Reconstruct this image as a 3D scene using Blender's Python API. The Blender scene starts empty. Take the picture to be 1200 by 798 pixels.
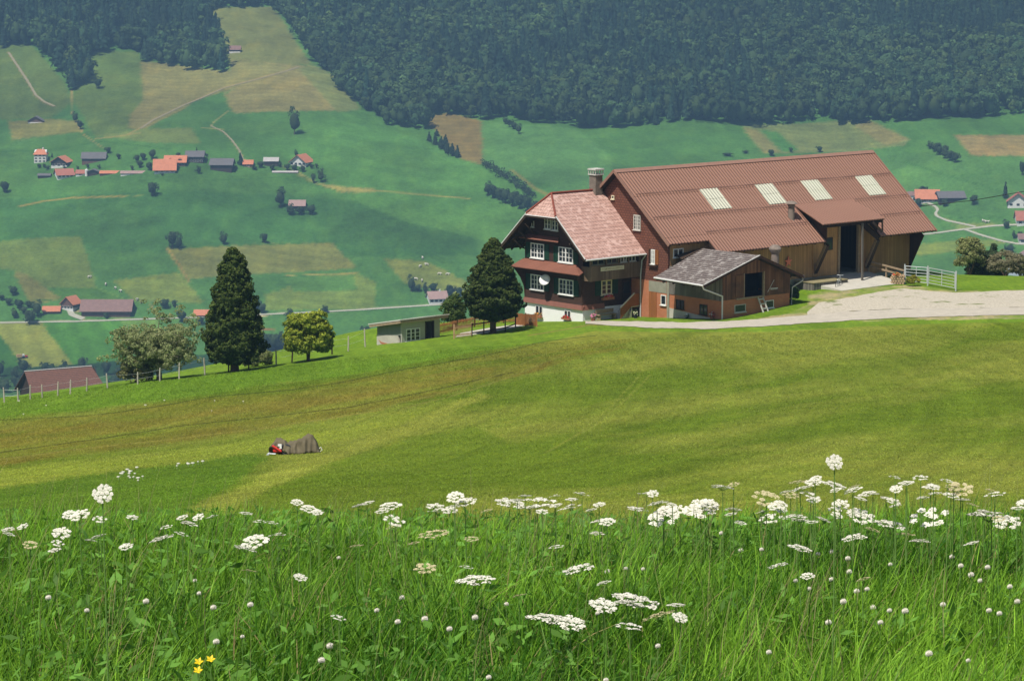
import bpy, bmesh, math, random
import numpy as np
from mathutils import Vector, Matrix
rng = np.random.default_rng(7); random.seed(7)
SC = bpy.context.scene; COL = SC.collection
# ------------------------------------------------------------------ camera model (photo units: 1200 x 798)
F = 3450.; PT = math.atan(499/F); cp, sp = math.cos(PT), math.sin(PT)
def proj(X, Y, Z):
    d = Y*cp - Z*sp; up = Z*cp + Y*sp
    return 600+F*X/d, 399-F*up/d
def Zof(py, Y):
    t = (399-py)/F
    return Y*(t*cp-sp)/(cp+t*sp)
def ray(px, py):
    x = (np.asarray(px, float)-600)/F; y = (399-np.asarray(py, float))/F
    return x, cp+y*sp, -sp+y*cp
# ------------------------------------------------------------------ terrain
COLS = np.array([-400,-150,0,150,300,450,600,683,770,850,925,985,1066,1118,1200,1350,1600], float)
def R(Y, vals, isz=False):
    v = np.array([vals[0]]+list(vals)+[vals[-1]], float)
    return (float(Y), v if isz else Zof(v, Y))
def CZ(Y, z): return (float(Y), np.full(len(COLS), float(z)))
ROWS = [CZ(-40,-1.0),CZ(-6,-1.3),CZ(0,-1.52),CZ(5,-1.93),CZ(10.5,-2.43),CZ(12,-2.66),CZ(14,-3.12),CZ(20,-4.8),CZ(30,-7.0),CZ(45,-10.15),
 R(60,[632]*15),
 R(70, [614,612,608,606,604,603,602,602,602,602,602,602,602,602,602]),
 R(100,[576,572,568,562,558,554,552,550,549,548,547,546,546,545,545]),
 R(130,[541,535,528,520,514,508,505,503,501,500,498,497,496,494,493]),
 R(165,[504,497,487,478,468,460,457,454,452,450,448,446,444,441,440]),
 R(195,[482,474,461,448,435,425,420,416,413,411,409,407,404,400,396]),
 R(215,[478,467,449,432,415,403,398,394,391,387,385,383,380,377,374]),
 R(225,[481,469,448,428.5,404,389,382,377.5,374.5,368,365,361,359,356,352]),
 R(232,[489,475,451,429,401.5,381.5,375,371,366,354,350,349.5,349,349,349]),
 (245.,np.array([-42,-42,-40.3,-38.8,-36.7,-34.3,-33.5,-33,-31.9,-30.9,-30.3,-30.15,-30.25,-30.3,-30.2,-30.2,-30.2])),
 (252.,np.array([-45,-45,-43,-41.5,-39.6,-36.6,-35,-34,-32.6,-31.5,-30.5,-30.0,-30.3,-30.7,-30.85,-30.8,-30.8])),
 (265.,np.array([-49,-49,-47,-45.5,-44,-41,-39,-38,-36.8,-36,-35,-34.5,-34.5,-34.6,-34.6,-34.5,-34.5])),
 (300.,np.array([-57,-57,-56,-55,-53,-51,-50,-49,-48.5,-48,-47.5,-47,-47,-47,-47,-47,-47])),
 CZ(400,-74),CZ(585,-97),CZ(800,-150),CZ(1100,-215),CZ(1400,-248),CZ(1560,-254),CZ(1605,-250),CZ(1750,-205),
 CZ(1900,-157.5),CZ(2020,-132),CZ(2300,-63.5),CZ(2500,0),CZ(2900,110),CZ(3200,170)]
def pchip(x, y, xq):
    h = np.diff(x); d = np.diff(y, axis=0)/h[:,None]
    m = np.zeros_like(y)
    for i in range(1, len(x)-1):
        a, b = d[i-1], d[i]; w1 = 2*h[i]+h[i-1]; w2 = h[i]+2*h[i-1]
        ok = a*b > 0
        m[i] = np.where(ok, (w1+w2)/np.where(ok, w1/np.where(a==0,1,a)+w2/np.where(b==0,1,b), 1), 0)
    m[0] = d[0]; m[-1] = d[-1]
    i = np.clip(np.searchsorted(x, xq)-1, 0, len(x)-2)
    t = ((xq-x[i])/h[i])[:,None]; H = h[i][:,None]
    return (2*t**3-3*t**2+1)*y[i]+(t**3-2*t**2+t)*H*m[i]+(-2*t**3+3*t**2)*y[i+1]+(t**3-t**2)*H*m[i+1]
YT = np.array([r[0] for r in ROWS]); ZT = np.array([r[1] for r in ROWS])
YD = np.concatenate([np.linspace(-40,60,401), np.linspace(60.25,330,1080), np.linspace(332,3200,1435)])
SD = np.linspace(-400,1600,401)
_t = pchip(YT, ZT, YD)
TAB = pchip(COLS, _t.T.copy(), SD).T.copy()
def ground(X, Y):
    X = np.asarray(X, float); Y = np.asarray(Y, float)
    s = np.clip(600+F*X/(1.01*np.maximum(Y, 14)), -399, 1599)
    y = np.clip(Y, -39.9, 3199)
    i = np.clip(np.searchsorted(YD, y)-1, 0, len(YD)-2); fy = (y-YD[i])/(YD[i+1]-YD[i])
    q = (s-SD[0])/(SD[1]-SD[0]); j = np.clip(q.astype(int), 0, len(SD)-2); fx = q-j
    z = (TAB[i,j]*(1-fx)+TAB[i,j+1]*fx)*(1-fy)+(TAB[i+1,j]*(1-fx)+TAB[i+1,j+1]*fx)*fy
    far = np.clip((y-1600)/200, 0, 1)
    z = z + far*(5*np.sin(X/95+y/210+.6)+3.5*np.sin(X/43-y/130+2)+2*np.sin(X/21+y/60))
    nr = np.clip((y-20)/40, 0, 1)*np.clip((215-y)/20, 0, 1)
    z = z + nr*(.07*np.sin(X/3.1+y/9.)+.06*np.sin(X/6.3-y/5.2+1)+.03*np.sin(X*1.1+y*.5))
    return z
def hit(px, py, y0, y1, n=900):
    px, py = np.broadcast_arrays(np.atleast_1d(np.asarray(px, float)), np.atleast_1d(np.asarray(py, float)))
    rx, ry, rz = ray(px, py)
    Ys = np.linspace(y0, y1, n)[None,:]; t = Ys/ry[:,None]
    below = (rz[:,None]*t) < ground(rx[:,None]*t, Ys)
    k = np.where(below.any(1), below.argmax(1), n-1); k = np.maximum(k, 1)
    a = Ys[0][k-1].copy(); b = Ys[0][k].copy()
    for _ in range(12):
        m = (a+b)/2; tm = m/ry; bl = rz*tm < ground(rx*tm, m)
        b = np.where(bl, m, b); a = np.where(bl, a, m)
    t = b/ry
    return np.stack([rx*t, b, rz*t], 1)
def near(px, py): return hit(px, py, 55, 256)
def far(px, py): return hit(px, py, 1440, 2890, 1500)
def inpoly(x, y, poly):
    x = np.asarray(x); y = np.asarray(y); c = np.zeros(x.shape, bool); n = len(poly); j = n-1
    for i in range(n):
        xi, yi = poly[i]; xj, yj = poly[j]
        if yi != yj:
            c ^= ((yi > y) != (yj > y)) & (x < (xj-xi)*(y-yi)/(yj-yi)+xi)
        j = i
    return c
def dpoly(x, y, pts):
    d = np.full(np.shape(x), 1e9)
    for (x0,y0),(x1,y1) in zip(pts[:-1], pts[1:]):
        L = (x1-x0)**2+(y1-y0)**2
        t = np.clip(((x-x0)*(x1-x0)+(y-y0)*(y1-y0))/L, 0, 1)
        d = np.minimum(d, np.hypot(x-x0-t*(x1-x0), (y-y0-t*(y1-y0))*1.6))
    return d
# ------------------------------------------------------------------ object helpers
def mesh_np(name, V, Fc, mats=(), cols=None, midx=None, smooth=False):
    me = bpy.data.meshes.new(name)
    V = np.asarray(V, np.float32); Fc = np.asarray(Fc, np.int32); n = Fc.shape[1]
    me.vertices.add(len(V)); me.vertices.foreach_set('co', V.ravel())
    me.loops.add(Fc.size); me.loops.foreach_set('vertex_index', Fc.ravel())
    me.polygons.add(len(Fc)); me.polygons.foreach_set('loop_start', np.arange(0, Fc.size, n, dtype=np.int32))
    try: me.polygons.foreach_set('loop_total', np.full(len(Fc), n, np.int32))
    except Exception: pass
    if midx is not None: me.polygons.foreach_set('material_index', np.asarray(midx, np.int32))
    me.update(calc_edges=True)
    if smooth: me.polygons.foreach_set('use_smooth', np.ones(len(Fc), bool))
    if cols is not None:
        at = me.color_attributes.new('tint', 'FLOAT_COLOR', 'POINT')
        c = np.ones((len(V), 4), np.float32); c[:,:3] = cols; at.data.foreach_set('color', c.ravel())
    for m in mats: me.materials.append(m)
    return me
def props(o, label=None, cat=None, group=None, kind=None):
    if label: o['label'] = label
    if cat: o['category'] = cat
    if group: o['group'] = group
    if kind: o['kind'] = kind
    return o
def link(name, me, parent=None, label=None, cat=None, group=None, kind=None):
    o = bpy.data.objects.new(name, me); COL.objects.link(o)
    if parent: o.parent = parent
    return props(o, label, cat, group, kind)
def thing(name, label, cat, loc, rz=0., group=None):
    o = bpy.data.objects.new(name, None); COL.objects.link(o); o.empty_display_size = .3
    o.location = loc; o.rotation_euler = (0, 0, rz)
    return props(o, label, cat, group)
def copy_tree(o, parent=None):
    c = o.copy(); COL.objects.link(c); c.parent = parent
    for ch in list(o.children): copy_tree(ch, c)
    return c
class MB:
    def __init__(s, off=(0,0,0)): s.v = []; s.f = []; s.off = Vector(off)
    def add(s, pts, faces):
        b = len(s.v); s.v += [Vector(p)-s.off for p in pts]; s.f += [tuple(b+i for i in f) for f in faces]; return s
    def box(s, x0, x1, y0, y1, z0, z1):
        return s.add([(x0,y0,z0),(x1,y0,z0),(x1,y1,z0),(x0,y1,z0),(x0,y0,z1),(x1,y0,z1),(x1,y1,z1),(x0,y1,z1)],
            [(3,2,1,0),(4,5,6,7),(0,1,5,4),(1,2,6,5),(2,3,7,6),(3,0,4,7)])
    def obox(s, o, r, n, r0, r1, n0, n1, z0, z1):
        o = Vector(o); r = Vector(r); n = Vector(n); k = Vector((0,0,1))
        P = lambda a,b,c: o+r*a+n*b+k*c
        return s.add([P(r0,n0,z0),P(r1,n0,z0),P(r1,n1,z0),P(r0,n1,z0),P(r0,n0,z1),P(r1,n0,z1),P(r1,n1,z1),P(r0,n1,z1)],
            [(3,2,1,0),(4,5,6,7),(0,1,5,4),(1,2,6,5),(2,3,7,6),(3,0,4,7)])
    def prism(s, poly, d):   # planar polygon extruded by vector d
        d = Vector(d); n = len(poly); a = [Vector(p) for p in poly]
        return s.add(a+[p+d for p in a], [tuple(range(n-1,-1,-1)), tuple(range(n,2*n))]+[(i,(i+1)%n,n+(i+1)%n,n+i) for i in range(n)])
    def beam(s, p, q, w, h=None, up=(0,0,1)):
        p = Vector(p); q = Vector(q); h = h or w; d = (q-p).normalized(); up = Vector(up)
        if abs(d.dot(up)) > .98: up = Vector((0,1,0))
        a = d.cross(up).normalized()*w/2; b = a.cross(d).normalized()*h/2
        c = [-a-b, a-b, a+b, -a+b]
        return s.add([p+x for x in c]+[q+x for x in c], [(3,2,1,0),(4,5,6,7),(0,1,5,4),(1,2,6,5),(2,3,7,6),(3,0,4,7)])
    def tube(s, pts, rad, n=8, cap=True):
        pts = [Vector(p) for p in pts]; rs = rad if isinstance(rad, (list,tuple)) else [rad]*len(pts)
        b = len(s.v); ring = []
        for i, p in enumerate(pts):
            d = (pts[min(i+1,len(pts)-1)]-pts[max(i-1,0)]).normalized()
            u = Vector((0,0,1)) if abs(d.z) < .95 else Vector((1,0,0))
            x = d.cross(u).normalized(); y = x.cross(d)
            ring += [p+x*math.cos(2*math.pi*k/n)*rs[i]+y*math.sin(2*math.pi*k/n)*rs[i] for k in range(n)]
        f = [(i*n+k, i*n+(k+1)%n, (i+1)*n+(k+1)%n, (i+1)*n+k) for i in range(len(pts)-1) for k in range(n)]
        if cap: f += [tuple(range(n-1,-1,-1)), tuple((len(pts)-1)*n+k for k in range(n))]
        return s.add(ring, f)
    def lathe(s, c, prof, n=12):
        c = Vector(c)
        pts = [c+Vector((r*math.cos(2*math.pi*k/n), r*math.sin(2*math.pi*k/n), z)) for r, z in prof for k in range(n)]
        m = len(prof)
        return s.add(pts, [(i*n+k, i*n+(k+1)%n, (i+1)*n+(k+1)%n, (i+1)*n+k) for i in range(m-1) for k in range(n)]+[tuple(range(n-1,-1,-1)), tuple((m-1)*n+k for k in range(n))])
    def ball(s, c, r, n=8, m=6):
        r = Vector(r) if hasattr(r, '__len__') else Vector((r,r,r))
        c = Vector(c); pts = []; fs = []
        for i in range(m+1):
            th = math.pi*i/m
            for k in range(n):
                ph = 2*math.pi*k/n
                pts.append(c+Vector((r.x*math.sin(th)*math.cos(ph), r.y*math.sin(th)*math.sin(ph), r.z*math.cos(th))))
        for i in range(m):
            for k in range(n): fs.append(((i+1)*n+k, (i+1)*n+(k+1)%n, i*n+(k+1)%n, i*n+k))
        return s.add(pts, fs)
    def mesh(s, name, mats, smooth=False, bev=0):
        me = bpy.data.meshes.new(name); me.from_pydata([tuple(p) for p in s.v], [], s.f)
        bm = bmesh.new(); bm.from_mesh(me)
        bmesh.ops.recalc_face_normals(bm, faces=bm.faces)
        if bev: bmesh.ops.bevel(bm, geom=list(bm.edges), offset=bev, segments=1, affect='EDGES')
        bm.to_mesh(me); bm.free()
        for m in (mats if isinstance(mats, (list,tuple)) else [mats]): me.materials.append(m)
        if smooth:
            for p in me.polygons: p.use_smooth = True
        return me
    def build(s, name, mats, parent=None, smooth=False, bev=0, label=None, cat=None, group=None, kind=None):
        return link(name, s.mesh(name, mats, smooth, bev), parent, label, cat, group, kind)
# ------------------------------------------------------------------ materials
def lin(c):
    return tuple((x/255/12.92 if x/255 <= .04045 else ((x/255+.055)/1.055)**2.4) for x in c)
class NT:
    def __init__(s, name):
        s.m = bpy.data.materials.new(name); s.m.use_nodes = True; s.t = s.m.node_tree
        s.t.nodes.clear(); s.out = s.n('ShaderNodeOutputMaterial')
    def n(s, ty, **kw):
        nd = s.t.nodes.new(ty)
        for k, v in kw.items(): setattr(nd, k, v)
        return nd
    def l(s, a, b): s.t.links.new(a, b)
    def mix(s, fac, a, b, mode='MIX'):
        m = s.n('ShaderNodeMix', data_type='RGBA', blend_type=mode)
        for sock, v in ((m.inputs[0],fac),(m.inputs[6],a),(m.inputs[7],b)):
            if hasattr(v, 'links'): s.l(v, sock)
            elif isinstance(v, (int,float)): sock.default_value = v
            else: sock.default_value = (*v[:3], 1)
        return m.outputs[2]
    def math(s, op, a, b=0., c=None):
        m = s.n('ShaderNodeMath', operation=op)
        for i, v in enumerate((a, b, c)):
            if v is None: continue
            if hasattr(v, 'links'): s.l(v, m.inputs[i])
            else: m.inputs[i].default_value = v
        return m.outputs[0]
    def ramp(s, v, stops):
        r = s.n('ShaderNodeValToRGB'); e = r.color_ramp.elements
        while len(e) < len(stops): e.new(.5)
        for x, (p, c) in zip(e, stops): x.position = p; x.color = (*c, 1) if len(c) == 3 else c
        s.l(v, r.inputs[0]); return r.outputs[0]
    def noise(s, vec, scale, detail=4, rough=.6):
        n = s.n('ShaderNodeTexNoise'); n.inputs['Scale'].default_value = scale; n.inputs['Detail'].default_value = detail
        n.inputs['Roughness'].default_value = rough
        if vec is not None: s.l(vec, n.inputs['Vector'])
        return n.outputs[0]
    def coord(s, sc=(1,1,1)):
        c = s.n('ShaderNodeTexCoord'); m = s.n('ShaderNodeMapping'); m.inputs['Scale'].default_value = sc
        s.l(c.outputs['Object'], m.inputs[0]); return m.outputs[0]
    def dotc(s, vec):
        c = s.n('ShaderNodeTexCoord'); v = s.n('ShaderNodeVectorMath', operation='DOT_PRODUCT'); v.inputs[1].default_value = vec
        s.l(c.outputs['Object'], v.inputs[0]); return v.outputs['Value']
    def comb(s, x, y, z=0.):
        c = s.n('ShaderNodeCombineXYZ')
        for i, v in enumerate((x,y,z)):
            if hasattr(v, 'links'): s.l(v, c.inputs[i])
            else: c.inputs[i].default_value = v
        return c.outputs[0]
    def fin(s, col, rough=.8, bump=None, bs=.3, bd=.02, spec=.25, metal=0., trans=0.):
        b = s.n('ShaderNodeBsdfPrincipled')
        if hasattr(col, 'links'): s.l(col, b.inputs['Base Color'])
        else: b.inputs['Base Color'].default_value = (*col, 1)
        if hasattr(rough, 'links'): s.l(rough, b.inputs['Roughness'])
        else: b.inputs['Roughness'].default_value = rough
        b.inputs['Specular IOR Level'].default_value = spec; b.inputs['Metallic'].default_value = metal
        if bump is not None:
            bp = s.n('ShaderNodeBump'); bp.inputs['Strength'].default_value = bs; bp.inputs['Distance'].default_value = bd
            s.l(bump, bp.inputs['Height']); s.l(bp.outputs[0], b.inputs['Normal'])
        sh = b.outputs[0]
        if trans:
            tr = s.n('ShaderNodeBsdfTranslucent')
            if hasattr(col, 'links'): s.l(col, tr.inputs[0])
            else: tr.inputs[0].default_value = (*col, 1)
            mx = s.n('ShaderNodeMixShader'); mx.inputs[0].default_value = trans
            s.l(sh, mx.inputs[1]); s.l(tr.outputs[0], mx.inputs[2]); sh = mx.outputs[0]
        s.l(sh, s.out.inputs[0]); return s.m
def plain(name, col, rough=.7, var=.2, scale=4., spec=.25, metal=0., bump=.2, trans=0.):
    t = NT(name); c = t.coord(); nz = t.noise(c, scale); nf = t.noise(c, scale*9)
    f = t.math('ADD', t.math('MULTIPLY', nz, .6), t.math('MULTIPLY', nf, .4))
    a = tuple(x*(1-var) for x in col); b = tuple(min(1, x*(1+var)) for x in col)
    return t.fin(t.ramp(f, [(.3,a),(.7,b)]), rough, nf, bump, .01, spec, metal, trans)
def boards(name, col, width=.18, var=.3, rough=.8, dirv=(1,1,0), wear=None):
    t = NT(name); s_ = t.dotc(dirv); q = t.math('DIVIDE', s_, width)
    fl = t.math('FLOOR', q); fr = t.math('FRACT', q)
    wn = t.n('ShaderNodeTexWhiteNoise', noise_dimensions='1D'); t.l(fl, wn.inputs['W'])
    base = t.ramp(wn.outputs[0], [(0,tuple(x*(1-var) for x in col)),(1,tuple(x*(1+var) for x in col))])
    gr = t.noise(t.coord((9,9,.7)), 3., 5)
    base = t.mix(t.math('MULTIPLY', gr, .5), base, tuple(x*.45 for x in col))
    big = t.noise(t.coord(), .5, 3)
    base = t.mix(t.ramp(big, [(.45,(0,0,0)),(.65,(1,1,1))]), base, wear if wear else tuple(x*.8 for x in col))
    gap = t.ramp(fr, [(0,(0,0,0)),(.06,(1,1,1)),(.94,(1,1,1)),(1,(0,0,0))])
    base = t.mix(gap, tuple(x*.25 for x in col), base)
    return t.fin(base, rough, gap, .6, .02, .15)
def bricks(name, c1, c2, mortar, bw=.25, bh=.08, ms=.012, rough=.85, kz=1., dirv=(1,1,0), noise_amt=.4, stain=None, bump=.5, st=(.5,.62)):
    t = NT(name); s_ = t.dotc(dirv); z = t.dotc((0,0,kz))
    b = t.n('ShaderNodeTexBrick'); t.l(t.comb(s_, z), b.inputs['Vector'])
    for k, v in (('Color1',c1),('Color2',c2),('Mortar',mortar)): b.inputs[k].default_value = (*v, 1)
    b.inputs['Scale'].default_value = 1.; b.inputs['Mortar Size'].default_value = ms; b.inputs['Brick Width'].default_value = bw; b.inputs['Row Height'].default_value = bh
    b.inputs['Bias'].default_value = 0.
    n = t.noise(t.coord(), 1.2, 5)
    col = t.mix(t.math('MULTIPLY', t.ramp(n, [(.35,(0,0,0)),(.7,(1,1,1))]), noise_amt), b.outputs[0], tuple(x*.55 for x in c1))
    if stain: col = t.mix(t.ramp(t.noise(t.coord(), 2.3, 6, .7), [(st[0],(0,0,0)),(st[1],(1,1,1))]), col, stain)
    return t.fin(col, rough, b.outputs['Fac'], -bump, .02, .2)
def attrmat(name, mul=(1,1,1), trans=.25, rough=.7, spec=.2, nscale=None):
    t = NT(name); a = t.n('ShaderNodeAttribute', attribute_name='tint'); col = t.mix(1., a.outputs['Color'], mul, 'MULTIPLY')
    if nscale:
        col = t.mix(t.math('MULTIPLY', t.noise(t.coord(), nscale, 3), .7), col, tuple(0 for _ in mul))
    return t.fin(col, rough, None, spec=spec, trans=trans)
def glass():
    t = NT('window_glass'); return t.fin((.02,.025,.03), .08, None, spec=.6)
# ------------------------------------------------------------------ value noise
_G = rng.random((256,256))
def vn(x, y):
    xi = np.floor(x).astype(int); yi = np.floor(y).astype(int); fx = x-xi; fy = y-yi
    fx = fx*fx*(3-2*fx); fy = fy*fy*(3-2*fy)
    g = lambda a,b: _G[a & 255, b & 255]
    return (g(xi,yi)*(1-fx)+g(xi+1,yi)*fx)*(1-fy)+(g(xi,yi+1)*(1-fx)+g(xi+1,yi+1)*fx)*fy
def fbm(x, y, o=4):
    r = 0; a = .5
    for k in range(o): r = r+a*vn(x*2**k+17*k, y*2**k+5*k); a *= .5
    return r
# ------------------------------------------------------------------ terrain surfaces
GAIN_N, GAIN_F = 1.3, 1.32
def tint(c, gain, haze=(0,0,0)):
    l = np.array(lin(c)); return np.clip((l-np.array(haze))/gain, .003, .9)
def ground_material(name, fine, stripes, mott):
    t = NT(name); a = t.n('ShaderNodeAttribute', attribute_name='tint').outputs['Color']
    c = t.coord()
    n1 = t.noise(c, fine, 6, .75); n2 = t.noise(c, mott, 4, .6); n3 = t.noise(t.coord((1,.25,1)), fine*.22, 4, .6)
    k = t.math('ADD', t.math('MULTIPLY', n1, 1.1), t.math('ADD', t.math('MULTIPLY', n2, .55), t.math('MULTIPLY', n3, .5)))
    k = t.math('MULTIPLY', t.math('SUBTRACT', k, .35), 1.4)
    v = t.n('ShaderNodeVectorMath', operation='SCALE'); t.l(a, v.inputs[0]); t.l(k, v.inputs['Scale'])
    col = v.outputs[0]
    dry = t.ramp(n3, [(.5,(0,0,0)),(.75,(1,1,1))])
    warm = t.mix(1., col, (1.25,1.05,.8), 'MULTIPLY')
    col = t.mix(t.math('MULTIPLY', dry, stripes), col, warm)
    return t.fin(col, .95, n1, .6, .08 if fine > 3 else .5, .05)
m_ground = ground_material('mown_grass_ground', 14., .8, .35)
m_hill = ground_material('hill_grass', .45, .6, .012)

near_polys = [
 ((112,130,34), None),
 ((108,142,38), [(-400,505),(0,490),(100,481),(207,468),(310,452),(403,441),(480,427),(560,412),(650,399),(700,388),(760,389),(900,389),(960,385),(1100,379),(1300,376),(1600,376),(1600,200),(-400,200)]),
 ((124,122,44), [(-400,510),(0,494),(103,486),(207,470),(310,459),(403,446),(480,433),(560,417),(640,402),(700,394),(745,398),(735,408),(690,418),(620,436),(540,456),(480,468),(400,486),(300,502),(150,523),(0,545),(-400,580)]),
 ((132,122,50), [(-400,520),(0,503),(150,492),(330,470),(470,448),(600,420),(640,412),(560,440),(470,461),(330,482),(150,506),(0,525),(-400,560)]),
 ((118,108,42), [(-400,550),(0,531),(150,515),(300,498),(450,474),(600,440),(660,418),(640,432),(560,452),(470,474),(300,506),(150,526),(0,546),(-400,580)]),
 ((136,148,52), [(-400,590),(0,550),(103,541),(210,529),(330,513),(440,494),(520,471),(480,494),(420,512),(340,526),(290,531),(200,545),(100,556),(0,572),(-400,605)]),
 ((88,122,28), [(-400,606),(0,572),(100,556),(200,545),(290,532),(320,535),(285,560),(245,582),(205,606),(0,640),(-400,640)]),
 ((146,152,62), [(195,612),(235,590),(290,566),(330,546),(390,530),(450,508),(520,477),(560,460),(575,464),(540,480),(470,512),(400,538),(340,562),(290,585),(262,612)]),
 ((104,125,34), [(262,612),(290,585),(350,560),(420,534),(480,514),(560,500),(600,520),(560,560),(520,612)]),
]
near_lines = [ ((62,54,30), 1.0, [(-200,548),(0,530),(103,516),(207,500),(310,489),(403,478),(465,467),(540,450),(600,436)]),
 ((60,66,28), .9, [(-200,508),(0,492),(103,487),(180,477),(258,464),(340,457),(393,450),(480,432),(560,419),(640,400),(700,393)]),
 ((140,134,62), 1.6, [(0,538),(150,520),(300,503),(450,480)]),
 ((132,132,60), 1.4, [(470,480),(560,455),(640,425),(690,404)]),
 ((134,136,60), 1.2, [(440,480),(540,455),(620,424),(670,402)]),
 ((140,146,62), 1.3, [(640,530),(700,497),(745,458),(762,440)]), ((140,146,62), 1.1, [(675,510),(718,475),(750,440)]),
 ((136,120,72), 1.2, [(620,393),(690,381),(720,381)]) ]
def near_color(X, Y, Z):
    k = 5; r0 = 0
    for i in range(k): r0 = r0+near_color1(X, Y, Z, i)/k
    return r0
def near_color1(X, Y, Z, it):
    px, py = proj(X, Y, Z)
    w1 = (fbm(X*.35, Y*.2)-.47)*14; w2 = (fbm(X*.3+40, Y*.17+9)-.47)*6
    sg = np.clip((py-380)/90,.15,1.3); jr = np.random.default_rng(it+50)
    qx = px+w1+jr.normal(0,3,X.shape)*sg; qy = py+w2*np.clip((py-380)/120,.1,1)+jr.normal(0,1.2,X.shape)*sg
    c = np.zeros(X.shape+(3,)); c[:] = tint(near_polys[0][0], GAIN_N)
    big = fbm(X*.05+3, Y*.03+8)[...,None]
    g2 = tint((104,124,34), GAIN_N); g3 = tint((134,142,56), GAIN_N)
    str_ = fbm((X-.45*Y)*.25, (X+Y)*.03)[...,None]
    k = np.clip((str_*.6+big*.5-.38)*4, 0, 1); c = g2*(1-k)+g3*k
    bst = np.clip(.50+2.0*(fbm((qy-.0*qx)*.28+qx*.035, qx*.012, 3)-.44), .12, .82)[...,None]
    for ip, (col, poly) in enumerate(near_polys[1:]):
        m = inpoly(qx, qy, poly); kk = bst[m] if ip in (1,2,3) else .8
        c[m] = c[m]*(1-kk)+tint(col, GAIN_N)*kk
    ac = X-.10*Y+.0016*(Y-150)**2; stk = fbm(ac*2.6, Y*.06+X*.03, 3)-.44; stk2 = fbm(ac*.45+9, Y*.02, 2)-.37
    c = c*(1+.42*stk+.22*stk2)[...,None]
    # thin brown-green mottling where the mower went
    for col, w, pts in near_lines:
        d = dpoly(px+w1*.25, py+w2*.4, pts); f = np.clip(1.2-d/w, 0, 1)[...,None]*.8
        c = c*(1-f)+tint(col, GAIN_N)*f
    yard = inpoly(px+w1*.5, py+w2*.5, [(845,378),(880,374),(925,368),(945,358),(950,345),(975,340),(1060,334),(1130,341),(1300,338),(1300,372),(1000,376),(845,380)])
    yk = np.clip((fbm(X*.7,Y*.5)-.32)*3.2,.15,.95)[yard][:,None]; c[yard] = c[yard]*(1-yk)+tint((176,164,122), GAIN_N)*yk
    c[Y < 16] = tint((50,62,22), GAIN_N)
    return c
def fan(name, Ys, mat_, colf, W=.235, nc=426):
    w = np.linspace(-W, W, nc); Yg, Wg = np.meshgrid(Ys, w, indexing='ij')
    Xg = Wg*(Yg*1.0+np.where(Yg<60, 45*(1-np.clip(Yg,0,60)/60), 0)+2); Zg = ground(Xg, Yg)
    C = colf(Xg, Yg, Zg)
    n, m = Xg.shape; idx = np.arange(n*m).reshape(n, m)
    Fc = np.stack([idx[:-1,:-1], idx[:-1,1:], idx[1:,1:], idx[1:,:-1]], -1).reshape(-1, 4)
    me = mesh_np(name, np.stack([Xg,Yg,Zg], -1).reshape(-1,3), Fc, [mat_], C.reshape(-1,3), smooth=True)
    return link(name, me, kind='structure')
YN = np.concatenate([np.linspace(-30,4,18)[:-1], np.linspace(4,16,60)[:-1], np.linspace(16,60,60)[:-1], np.linspace(60,110,120)[:-1], np.linspace(110,256,330)[:-1], np.linspace(256,330,50)])
fan('ground', YN, m_ground, near_color)
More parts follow.
